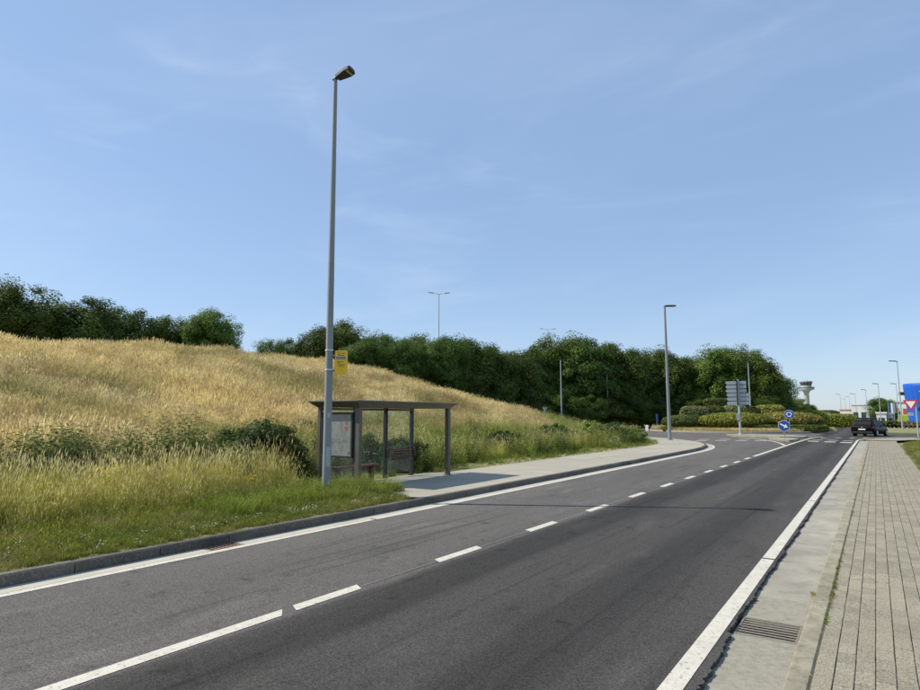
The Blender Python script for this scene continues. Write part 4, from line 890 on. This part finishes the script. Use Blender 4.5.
# give-way arrow disc on the splitter island
x, y = -5.62, 50.6; e = empty('arrow_sign', (x, y, .13), face_cam(x, y)); tag(e, 'round blue sign with white arrow pointing down right, on the island', 'sign', 'blue round signs')
b = MB(); b.tube((0, 0, 0), (0, 0, 1.0), .032, .032, 10); b.build('post', M['galv'], e)
b = disc(MB(), .36, -.055, -.035, .92); d_ = b.build('disc', M['sign_blue'], e)
b = disc(MB(), .385, -.034, -.03, .92); b.build('rim', M['sign_white'], d_)
b = MB(); t = R(-28); rot = lambda p: (p[0]*math.cos(t)-p[1]*math.sin(t), .92+p[0]*math.sin(t)+p[1]*math.cos(t))
flat(b, [rot(p) for p in [(-.28, -.05), (.04, -.05), (.04, -.17), (.28, 0), (.04, .17), (.04, .05), (-.28, .05)]], -.0585, -.0555); b.build('arrow', M['sign_white'], d_)
def rb_sign(u, d, vc, r, label, z0=.13):
    x, y, zc = far(u, d, vc); e = empty('roundabout_sign', (x, y, z0), face_cam(x, y)); tag(e, label, 'sign', 'blue round signs')
    zc -= z0; b = MB(); b.tube((0, 0, 0), (0, 0, zc+.1), .035, .035, 10); b.build('post', M['galv'], e)
    b = disc(MB(), r, -.06, -.04, zc); d_ = b.build('disc', M['sign_blue'], e); b = disc(MB(), r*1.07, -.039, -.035, zc); b.build('rim', M['sign_white'], d_)
    for k in range(3):
        b = MB(); a0 = R(100+120*k); pts = [(r*.62*math.cos(a0+R(80)*i/6), zc+r*.62*math.sin(a0+R(80)*i/6)) for i in range(7)]+[(r*.42*math.cos(a0+R(80)*i/6), zc+r*.42*math.sin(a0+R(80)*i/6)) for i in range(6, -1, -1)]
        flat(b, pts, -.0635, -.0605); a1 = a0+R(76); flat(b, [(r*.8*math.cos(a1), zc+r*.8*math.sin(a1)), (r*.5*math.cos(a1+.65), zc+r*.5*math.sin(a1+.65)), (r*.22*math.cos(a1), zc+r*.22*math.sin(a1))], -.0665, -.0638); b.build('arrow', M['sign_white'], d_)
rb_sign(789, 67.5, 414.3, .40, 'blue roundabout sign with white circling arrows, before the reddish hedge')
rb_sign(828, 118, 414.5, .36, 'small far blue round sign beyond the roundabout')
rb_sign(819, 112, 418.5, .36, 'small far round sign low beside the island hedge')
x, y, _ = far(656.5, 78); e = empty('edge_sign', (x, y, 0), face_cam(x, y)+R(70)); tag(e, 'narrow blue sign seen edge-on left of the roundabout hedges', 'sign')
b = MB(); b.tube((0, 0, 0), (0, 0, 2.0), .035, .035, 8); b.build('post', M['galv'], e); b = MB(); b.box(-.35, .35, -.06, -.04, 1.0, 2.0); b.build('panel', M['sign_blue'], e)
# direction sign seen from behind
x, y, _ = far(739.5, 60.4); e = empty('direction_sign', (x, y, .13), face_cam(x, y)); tag(e, 'tall direction sign seen from behind, stacked grey boards on a post', 'sign')
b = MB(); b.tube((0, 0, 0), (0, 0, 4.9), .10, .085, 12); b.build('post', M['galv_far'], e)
b = MB(); b.tube((0, 0, 0), (0, 0, .08), .2, .18, 12); b.build('foot', M['galv_far'], e)
for i in range(6):
    z = 2.62+i*.365; sh_ = -.03*(i > 2)+.05*(i < 3)*.5
    b = MB(); flat(b, [(-1.02+sh_, z+.17), (-.90+sh_, z), (-.14, z), (-.14, z+.30), (-.90+sh_, z+.30)], .06, .09); b.build('board', M['sign_back'], e)
    b = MB(); flat(b, [(.12, z), (.70+sh_+.1*(i < 3), z), (.70+sh_+.1*(i < 3), z+.30), (.12, z+.30)], .06, .09); b.build('board', M['sign_back'], e)
b = MB(); b.box(-.12, -.02, -.16, -.10, 2.55, 4.85); b.build('rail', M['shelter_dark'], e)
b = MB(); b.box(-.26, -.02, -.13, -.05, 1.25, 1.85, .01); b.build('notice_box', M['sign_back'], e)
# give way sign at right
x, y, _ = far(917, 61.5); e = empty('give_way_sign', (x-.02, y, .05), face_cam(x, y)); tag(e, 'red and white triangular give way sign at the right edge', 'sign')
b = MB(); b.tube((0, 0, 0), (0, 0, 2.9), .05, .05, 12); b.build('post', M['galv_far'], e)
tri = lambda r, z: [(-r, z+r*.577), (r, z+r*.577), (0, z-r*1.155)]
ox2 = -.32
def shift(pts): return [(p[0]+ox2, p[1]) for p in pts]
b = MB(); flat(b, shift(tri(.52, 2.68)), -.075, -.055); t_ = b.build('panel', M['red'], e); b = MB(); flat(b, shift(tri(.33, 2.69)), -.079, -.0755); b.build('inner_triangle', M['sign_white'], t_)
b = MB(); b.box(ox2-.28, ox2+.12, -.07, -.055, 1.72, 1.98); b.build('sub_plate', M['sign_back'], e)
# back of a triangular sign in the bank, marker post
x, y, _ = far(545, 52); z = float(terrain(x, y)); e = empty('sign_back', (x, y, z), face_cam(x, y)); tag(e, 'grey back of a triangular sign poking out of the bank', 'sign')
zt = EYE+(416-409)/611*47-z; b = MB(); b.tube((0, 0, 0), (0, 0, zt+.2), .03, .03, 8); b.build('post', M['galv'], e); b = MB(); flat(b, tri(.22, zt+.05), .03, .05); b.build('panel', M['sign_back'], e)
e = empty('marker_post', (-13.0, 42.0, .12), 0); tag(e, 'white marker post in the weeds at the end of the bank', 'post')
b = MB(); b.box(-.035, .035, -.03, .03, 0, .62); b.build('shaft', M['galv_far'], e); b = MB(); b.box(-.085, .085, -.05, .05, .62, 1.0, .02); b.build('head', M['white_plastic'], e)

# ------------------------------------------------------------------ roundabout island and hedges
def circ(r, n=64): return [(CX+r*math.cos(2*math.pi*i/n), CY+r*math.sin(2*math.pi*i/n)) for i in range(n)]
isl = sheet('roundabout_island', circ(CR), .16, M['field'], thick=.2); tag(isl, kind='structure')
rk3 = empty('roundabout_kerb', (CX, CY, 0)); tag(rk3, kind='structure')
cc = np.array([(CX+CR*math.cos(t), CY+CR*math.sin(t)) for t in np.linspace(R(160), R(395), 90)]); ribbon_box('kerb_stone', cc, -.16, -.01, -.05, .18, 'slab', rk3)
gp = []
for _ in range(2600):
    a = rng.uniform(R(170), R(390)); r = rng.uniform(CR-1.6, CR-.1); gp.append((CX+r*math.cos(a), CY+r*math.sin(a), .16))
islg = coll('island_clump', [grass_variant(24, .16, .12, .34, .016, .4, .3, 2, .012, .06) for _ in range(4)], 'hill_grass'); scatter('island_grass', np.array(gp), islg, .7, 1.2, .15, 'dry grass ring around the roundabout hedges', 'grass')
def hedge(u, d, v0, v1, u0, u1, label, m, depth=None, sq=2.6, group='clipped roundabout hedges', stem=False, seed=1, zb=None):
    "clipped hedge: leaves on and under the surface of a super-ellipsoid, a solid dark green core inside"
    x, y, _ = far((u0+u1)/2, d); dep = d*math.cos(YAW+math.atan2(x, y)); px = dep/FPX
    w = (u1-u0)*px; zt = EYE+(416-v0)*px; zb = EYE+(416-v1)*px if zb is None else zb; h = zt-zb; depth = depth or w*.7
    e = empty('clipped_hedge', (x, y, zb), face_cam(x, y)); tag(e, label, 'hedge', group)
    r = np.random.default_rng(seed); n = int(min(9000, 2600+w*h*900)); dd = r.normal(size=(n, 3)); dd /= np.linalg.norm(dd, axis=1)[:, None]
    k = (np.abs(dd)**sq).sum(1)**(-1/sq); P = dd*k[:, None]*r.uniform(.90, 1.03, n)[:, None]
    P *= np.array((w/2, depth/2, h/2)); P[:, 2] += h/2
    nr = dd*.8+r.normal(size=(n, 3))*.5+np.array((0, 0, .2)); nr /= np.linalg.norm(nr, axis=1)[:, None]; t = np.cross(nr, r.normal(size=(n, 3))); t /= np.linalg.norm(t, axis=1)[:, None]; bb = np.cross(nr, t)
    l = r.uniform(.06, .15, n)[:, None]; Q = np.stack([P-t*l, P+bb*l*.6, P+t*l, P-bb*l*.6], 1)
    me = me_quads('foliage', Q, r.uniform(0, 1, n)); me.materials.append(M[m]); link('foliage', me, None, e)
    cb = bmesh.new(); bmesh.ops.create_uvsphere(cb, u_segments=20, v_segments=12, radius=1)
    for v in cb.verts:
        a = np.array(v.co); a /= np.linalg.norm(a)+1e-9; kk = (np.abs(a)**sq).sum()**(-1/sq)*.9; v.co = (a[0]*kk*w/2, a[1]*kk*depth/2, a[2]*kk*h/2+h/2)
    cme = bpy.data.meshes.new('inner_core'); cb.to_mesh(cme); cb.free(); link('inner_core', cme, M['hedge_core'], e)  # closed dark green shape filling the hedge behind its leaves
    if stem: s_ = MB(); s_.tube((0, 0, -2.2), (0, 0, .3), .25, .2, 8); s_.build('stem', M['hill_bark'], e)
    return e
hedge(0, 74, 415, 428, 663, 706, 'dark green rounded hedge at the left end of the roundabout', 'hedge_dark', seed=1, sq=2.2)
hedge(0, 73, 412.5, 428.5, 701, 768, 'bright green mounded hedge behind the direction sign', 'hedge_leaf', seed=2, depth=4.5, sq=2.15)
hedge(0, 75, 412, 428.5, 756, 818, 'reddish brown mounded hedge at the right of the roundabout', 'hedge_red', seed=3, depth=5, sq=2.15)
hedge(0, 78, 406.5, 417, 681, 708, 'pale variegated hedge above the dark left one', 'hedge_pale', seed=4, sq=4, zb=.2)
hedge(0, 79, 406, 416, 704, 724, 'greyish green hedge under the tree-topped block', 'hedge_dark', seed=5, sq=4, zb=.2)
hedge(0, 80.5, 398.8, 407, 705.5, 731, 'box-shaped topiary hedge raised on a stem', 'hedge_dark', seed=6, sq=5, stem=True)
hedge(0, 79.5, 405.5, 415, 722, 746, 'mottled hedge left of the dark dome', 'hedge_pale', seed=7, sq=4, zb=.2)
hedge(0, 77.5, 406.5, 416, 743, 761, 'dark dome-shaped hedge above the bright one', 'hedge_dark', seed=8, sq=2, zb=.2)
hedge(0, 82, 405.5, 415, 756, 783, 'lime green flat-topped hedge behind the reddish one', 'hedge_lime', seed=9, sq=5, zb=.2)
hedge(0, 71.5, 425, 432, 742, 779, 'low dark edging hedge below the reddish mound, left half', 'hedge_dark', seed=10, sq=6, depth=.9, zb=.16)
hedge(0, 72.5, 425, 431, 778, 823, 'low dark edging hedge below the reddish mound, right half', 'hedge_dark', seed=11, sq=6, depth=.9, zb=.16)
hedge(0, 73, 424.5, 431.5, 664, 744, 'low brownish edging hedge below the left mounds', 'hedge_red', seed=15, sq=6, depth=.8, zb=.16).scale = (1, 1, .8)
hedge(0, 112, 410.5, 417, 791, 824, 'far flat-topped green hedge left of the small round signs', 'hedge_leaf', seed=12, sq=5, zb=0, group='far hedges')
hedge(0, 118, 414, 421, 814, 852, 'long green hedge beyond the roundabout, left of the car', 'hedge_leaf', seed=13, sq=6, depth=6, zb=0, group='far hedges')
hedge(0, 150, 410.5, 416, 812, 838, 'dark hedge line behind the long green hedge', 'hedge_dark', seed=14, sq=4, zb=0, group='far hedges')

# ------------------------------------------------------------------ car
cx_, cy_, _ = far(864, 64.2); cy_ += 1.2
car = empty('car', (cx_+.35, cy_, 0), R(-15)); tag(car, 'black estate car entering the roundabout, seen from behind', 'car')   # nose along +y
Lc, Wc = 4.35, 1.80
def station(y, w, zs):      # half section: list of (x fraction, z)
    return [(f*w/2, y, z) for f, z in zs]
def loft(sections, m, name, parent, smooth=True):
    V = []; F = []; n = len(sections[0])
    full = []
    for s in sections:
        full.append([(x, y, z) for x, y, z in s]+[(-x, y, z) for x, y, z in s[::-1]])
    k = 2*n
    for s in full: V += s
    for i in range(len(full)-1):
        for j in range(k): F.append((i*k+j, i*k+(j+1) % k, (i+1)*k+(j+1) % k, (i+1)*k+j))
    F += [tuple(range(k-1, -1, -1)), tuple((len(full)-1)*k+j for j in range(k))]
    b = MB(); b.add(V, F, smooth); return b.build(name, M[m], parent)
B = lambda y, w, zb, zm, zt: station(y, w, [(.80, zb), (.97, zb+.12), (1.0, zm), (.955, zt-.03), (.86, zt)])
body = loft([B(-2.17, 1.50, .42, .62, .92), B(-2.10, 1.72, .30, .62, .98), B(-1.9, 1.79, .24, .62, 1.01), B(-1.2, 1.80, .2, .62, 1.00), B(0, 1.80, .2, .62, .97), B(.9, 1.80, .2, .62, .94), B(1.55, 1.77, .22, .60, .85), B(1.95, 1.66, .26, .56, .76), B(2.17, 1.36, .34, .52, .66)], 'car_paint', 'body', car)
C_ = lambda y, w, z0, z1, wt: station(y, w, [(1.0, z0), (.97*.5+wt*.5, (z0+z1)/2), (wt, z1-.05), (wt*.86, z1)])
cab = loft([C_(-2.06, 1.62, .95, 1.02, .95), C_(-1.92, 1.64, .96, 1.30, .86), C_(-1.68, 1.66, .96, 1.46, .80), C_(-1.0, 1.68, .96, 1.52, .79), C_(0, 1.68, .94, 1.52, .79), C_(.45, 1.66, .92, 1.42, .80), C_(.95, 1.62, .9, 1.10, .88), C_(1.15, 1.58, .88, .95, .95)], 'car_paint', 'cabin', car, False)
def panel(pts, nm, m, parent=car): b = MB(); b.add(pts, [tuple(range(len(pts)))]); o = b.build(nm, M[m], parent); sm = o.modifiers.new('t', 'SOLIDIFY'); sm.thickness = .012; sm.offset = 0; return o
panel([(-.66, -2.06, 1.07), (.66, -2.06, 1.07), (.60, -1.80, 1.42), (-.60, -1.80, 1.42)], 'rear_window', 'car_glass')
for s in (-1, 1):
    panel([(s*.845, -1.72, 1.02), (s*.85, -.75, 1.0), (s*.72, -.78, 1.42), (s*.73, -1.5, 1.40)], 'side_window', 'car_glass')
    panel([(s*.852, -.70, 1.0), (s*.848, .15, .99), (s*.72, .1, 1.42), (s*.72, -.72, 1.42)], 'side_window', 'car_glass')
    panel([(s*.848, .2, .99), (s*.84, .85, .97), (s*.735, .42, 1.36), (s*.725, .15, 1.41)], 'side_window', 'car_glass')
    b = MB(); b.box(s*.87-.06, s*.87+.06, -2.17, -2.0, .72, .90, .02) if 0 else b.box(min(s*.60, s*.86), max(s*.60, s*.86), -2.155, -2.02, .76, .91, .02); b.build('tail_light', M['tail'], car)
    b = MB(); b.box(min(s*.50, s*.78), max(s*.50, s*.78), 2.0, 2.13, .58, .70, .02); b.build('headlight', M['sign_white'], car)
    b = MB(); b.tube((s*.62, -1.6, 1.56), (s*.62, .15, 1.56), .02, .02, 8); b.tube((s*.62, -1.5, 1.47), (s*.62, -1.5, 1.56), .018, .018, 6); b.tube((s*.62, .05, 1.47), (s*.62, .05, 1.56), .018, .018, 6); b.build('roof_rail', M['black_plastic'], car)
    b = MB(); b.box(min(s*.90, s*1.06), max(s*.90, s*1.06), .45, .58, .98, 1.10, .03); b.tube((s*.84, .52, 1.0), (s*.93, .52, 1.02), .025, .025, 6); b.build('mirror', M['car_paint'], car)
    for wy in (-1.32, 1.33):
        w = MB(); w.tube((s*.70, wy, .32), (s*.905, wy, .32), .32, .32, 24); wo = w.build('wheel', M['rubber'], car)
        r_ = MB(); r_.tube((s*.9, wy, .32), (s*.915, wy, .32), .215, .20, 20); r_.build('rim', M['rim'], wo)
b = MB(); b.box(-.26, .26, -2.19, -2.172, .60, .715, .0); b.build('number_plate', M['sign_white'], car)
b = MB(); b.box(-.78, .78, -2.2, -2.05, .30, .46, .03); b.build('bumper', M['black_plastic'], car)
b = MB(); b.tube((0, -2.185, .845), (0, -2.165, .845), .055, .055, 16); b.build('badge', M['rim'], car)
bx_ = MB(); bx_.box(-.55, .55, -.95, -.90, 1.545, 1.585, .005); bx_.box(-.55, .55, -.2, -.15, 1.545, 1.585, .005); bx_.build('crossbar', M['black_plastic'], car)
car.scale = (1, 1, .94); rb = empty('roof_box', (cx_+.35, cy_, 0), R(-15)); rb.location.z = 1.588*.94; tag(rb, 'low black roof box carried on top of the black car', 'roof box')
b = MB(); 
for z0, z1, k0, k1 in ((0, .06, .92, 1), (.06, .12, 1, .86)): 
    V = [(x*k, (y-.45 if 1 else 0), z) for z, k in ((z0, k0), (z1, k1)) for x, y in ((-.55, -1.15*k), (.55, -1.15*k), (.5, 1.0*k), (.2, 1.2*k), (-.2, 1.2*k), (-.5, 1.0*k))]
    b.add(V, [(5, 4, 3, 2, 1, 0), (6, 7, 8, 9, 10, 11)]+[(i, (i+1) % 6, 6+(i+1) % 6, 6+i) for i in range(6)])
b.build('lid', M['black_plastic'], rb)

# ------------------------------------------------------------------ far right: drum building, halls, control tower, flags
x, y, _ = far(931, 140); e = empty('drum_building', (x, y, 0), 0); tag(e, 'bright blue drum-shaped building cut by the right edge', 'building')
dep = 140*.83; px = dep/FPX; zt = EYE+(416-385)*px; r_t, r_b = 20*px, 17*px
b = MB(); b.lathe([(r_b, -.2), (r_b+.02, 1.2), (r_t-.03, zt-.8), (r_t, zt-.25), (r_t-.12, zt-.02), (r_t-.4, zt)], 40); dw = b.build('wall', M['building_blue'], e)
for k in range(14): 
    t = R(175+k*13); b = MB(); b.tube((math.cos(t)*(r_b+.01), math.sin(t)*(r_b+.01), .1), (math.cos(t)*(r_t+.0), math.sin(t)*(r_t+.0), zt-.3), .012, .012, 5); b.build('panel_seam', M['sign_blue'], dw)
b = MB(); f_ = face_cam(x, y); b.box(-1.3, 4, -.5, 1.0, -.18, .12, .03); o = b.build('canopy', M['sign_back'], e); o.location = (-.3, -r_t-.3, EYE+(416-393)*px)
b = MB(); b.box(-.45, .45, -.12, .12, 0, .6, .02); o = b.build('floodlight', M['black_plastic'], e); o.location = (-r_t-.25, -.4, EYE+(416-396)*px)
b = MB(); b.box(-.9, .9, -.06, .06, 0, 2.2); o = b.build('door', M['window'], e); o.location = (.2, -r_b-.02, 0)
def hall(u0, u1, d, v, label, m, roofm='building_grey', depth=14, nwin=4, name='hall', z0=0):
    x0, y0, zt = far(u0, d, v); x1, y1, _ = far(u1, d, v); w = math.hypot(x1-x0, y1-y0); H = zt
    e = empty(name, ((x0+x1)/2, (y0+y1)/2, 0), math.atan2(y1-y0, x1-x0)); tag(e, label, 'building')
    b = MB(); b.box(-w/2, w/2, 0, depth, -.2, H-.3); b.build('wall', M[m], e); b = MB(); b.box(-w/2-.15, w/2+.15, -.15, depth+.15, H-.299, H, .03); b.build('roof', M[roofm], e)
    for i in range(nwin):
        c = -w/2+w*(i+.5)/nwin; ww = w/nwin*.3; b = MB(); b.box(c-ww, c+ww, -.06, .04, H*.2, H*.55); q = b.build('window', M['window'], e); b = MB(); b.box(c-ww-.08, c+ww+.08, -.09, -.061, H*.2-.12, H*.2); b.build('sill', M['sign_back'], q)
    return e
hall(851, 875, 200, 404, 'large white hall left of the round dark tree', 'building_white', 'building_white', nwin=3)
hall(840, 852, 215, 409.5, 'low white block with orange roof at the left of the hall', 'building_white', 'building_red', nwin=2, depth=8)
hall(832, 846, 245, 411.5, 'low pale shed with a blue gate beyond the long hedge', 'building_white', 'building_grey', nwin=1, depth=8)
e = hall(884, 912, 190, 402, 'grey roofed hall with red and white front behind the flags', 'building_white', 'building_grey', nwin=3)
for k in (.9, 2.9, 4.3):
    b = MB(); b.box(k, k+.8, -.2, -.1, 1.2, 3.6); b.build('red_panel', M['building_red'], e)
for u0, u1, d, vt, lb, m in [(876, 886, 150, 412, 'white site cabin under the round dark tree', 'building_white'), (887, 893, 152, 413, 'grey site cabin beside the white one', 'sign_back')]:
    h_ = hall(u0, u1, d, vt, lb, m, m, depth=2.5, nwin=1, name='site_cabin')
for i, (u, mt, lb) in enumerate([(888, 'sign_blue', 'blue flag left of the tallest lamp'), (890.5, 'sign_white', 'white flag in the row by the hall'), (893.5, 'building_grey', 'dark flag nearest the tallest lamp')]):
    x, y, zt = far(u, 158, 404); e = empty('flag_pole', (x, y, 0), face_cam(x, y)); tag(e, lb, 'flag', 'flags in front of the hall')
    b = MB(); b.tube((0, 0, 0), (0, 0, zt+.4), .05, .04, 8); b.build('pole', M['galv_far'], e)
    b = MB(); V = [(k*.09, .05*math.sin(k*1.3+i), z) for z in (zt-1.9, zt+.2) for k in range(6)]; b.add(V, [(k, k+1, k+7, k+6) for k in range(5)]); o = b.build('cloth', M[mt], e); q = o.modifiers.new('t', 'SOLIDIFY'); q.thickness = .01
x, y, _ = far(901.5, 176); e = empty('van', (x, y, 0), face_cam(x, y)+R(12)); tag(e, 'lime yellow van parked in front of the hall', 'van')
b = MB(); b.extr([(-2.4, .35), (2.3, .35), (2.4, .9), (1.9, 1.15), (1.4, 1.95), (1.2, 2.05), (-2.3, 2.05), (-2.4, 1.9)], 0, -.9, .9); b.v = [(p[0], p[1], p[2]) for p in b.v]; b.build('body', M['lime'], e)
b = MB(); b.box(-.92, -.905, -.2, 1.35, 1.2, 1.8); b.box(.905, .92, -.2, 1.35, 1.2, 1.8); b.build('window', M['window'], e)
for wy in (-1.5, 1.5):
    for s in (-1, 1): b = MB(); b.tube((s*.75, wy, .34), (s*.93, wy, .34), .34, .34, 16); b.build('wheel', M['rubber'], e)
# low timber rail fence before the hall
p0 = np.array(far(880, 112)[:2]); p1 = np.array(far(926, 104)[:2]); nb = 12; fl_ = empty('rail_fence', (*p0, .06), math.atan2(*(p1-p0)[::-1])); tag(fl_, 'low dark rail fence along the far lawn', 'fence'); Lf = np.linalg.norm(p1-p0)
for i in range(nb): b = MB(); xx = Lf*i/(nb-1); b.box(xx-.08, xx+.08, -.08, .08, -.05, .95, .02); b.build('post', M['hill_bark'], fl_)
for z in (.45, .8): b = MB(); b.box(-.05, Lf+.05, -.035, .035, z-.07, z+.07); b.build('rail', M['hill_bark'], fl_)
for i, u in enumerate((883, 890, 899, 909, 917)):
    x, y, _ = far(u, 109); bush('shrub', x, y, 1.0, 2.6, ['low dark shrub behind the left end of the rail fence', 'low dark shrub behind the second bay of the rail fence', 'low shrub behind the middle of the rail fence', 'reddish low shrub under the blue drum', 'low shrub behind the rail fence near the right edge'][i], m='hedge_red' if i == 3 else 'hedge_dark', leaf=.14, n=50, per=30, seed=90+i, z=.05, group='shrubs at the rail fence')
# control tower
x, y, _ = far(808, 520); e = empty('control_tower', (x, y, 0), face_cam(x, y)); tag(e, 'pale airport control tower with a dark glazed cab', 'tower')
dep = 520*math.cos(YAW+math.atan2(x, y)); px = dep/FPX; Z = lambda v: EYE+(416-v)*px
b = MB(); b.lathe([(2.3*px, -1), (2.2*px, Z(394)), (3.2*px, Z(391.5)), (5.6*px, Z(390))], 24); b.build('shaft', M['tower'], e)
b = MB(); b.lathe([(7.0*px, Z(390)), (7.1*px, Z(389)), (6.9*px, Z(388.6)), (5.0*px, Z(388.4)), (4.8*px, Z(386))], 24); b.build('gallery', M['tower'], e)
b = MB(); b.lathe([(4.6*px, Z(386)), (5.6*px, Z(382.6))], 12, smooth=False); cb_ = b.build('cab_glazing', M['window'], e)
for k in range(12): t = 2*math.pi*k/12; b = MB(); b.tube((4.62*px*math.cos(t), 4.62*px*math.sin(t), Z(386)), (5.62*px*math.cos(t), 5.62*px*math.sin(t), Z(382.6)), .12, .12, 5); b.build('mullion', M['tower'], cb_)
b = MB(); b.lathe([(5.9*px, Z(382.6)), (5.9*px, Z(381.8)), (3*px, Z(381.2))], 24); rf = b.build('roof', M['building_grey'], e)
b = MB(); b.tube((1, 0, Z(381.4)), (1, 0, Z(378.5)), .12, .05, 6); b.build('mast', M['galv_far'], rf)
b = MB(); b.lathe([(7.3*px, Z(388.5)), (7.4*px, Z(387.3))], 24); b.build('antenna_ring', M['building_grey'], e)

# ------------------------------------------------------------------ small debris along the gutter
wsm = coll('joint_weed', [grass_variant(10, .02, .01, .045, .005, .9, 0, 2) for _ in range(4)], 'verge_grass')
q = [(-.468+rng.normal(0, .006), 6.2+abs(rng.normal(0, .9))+rng.integers(0, 3)*.8, .004) for _ in range(70)]+[(-.468+rng.normal(0, .006), rng.uniform(8, 40), .004) for _ in range(120)]+[(-.62+rng.normal(0, .006), rng.uniform(7.1, 7.25), -.01) for _ in range(8)]
scatter('joint_weeds', np.array(q), wsm, .5, 1.2, .3, 'tiny weeds growing in the joint of the walkway edging', 'weeds')
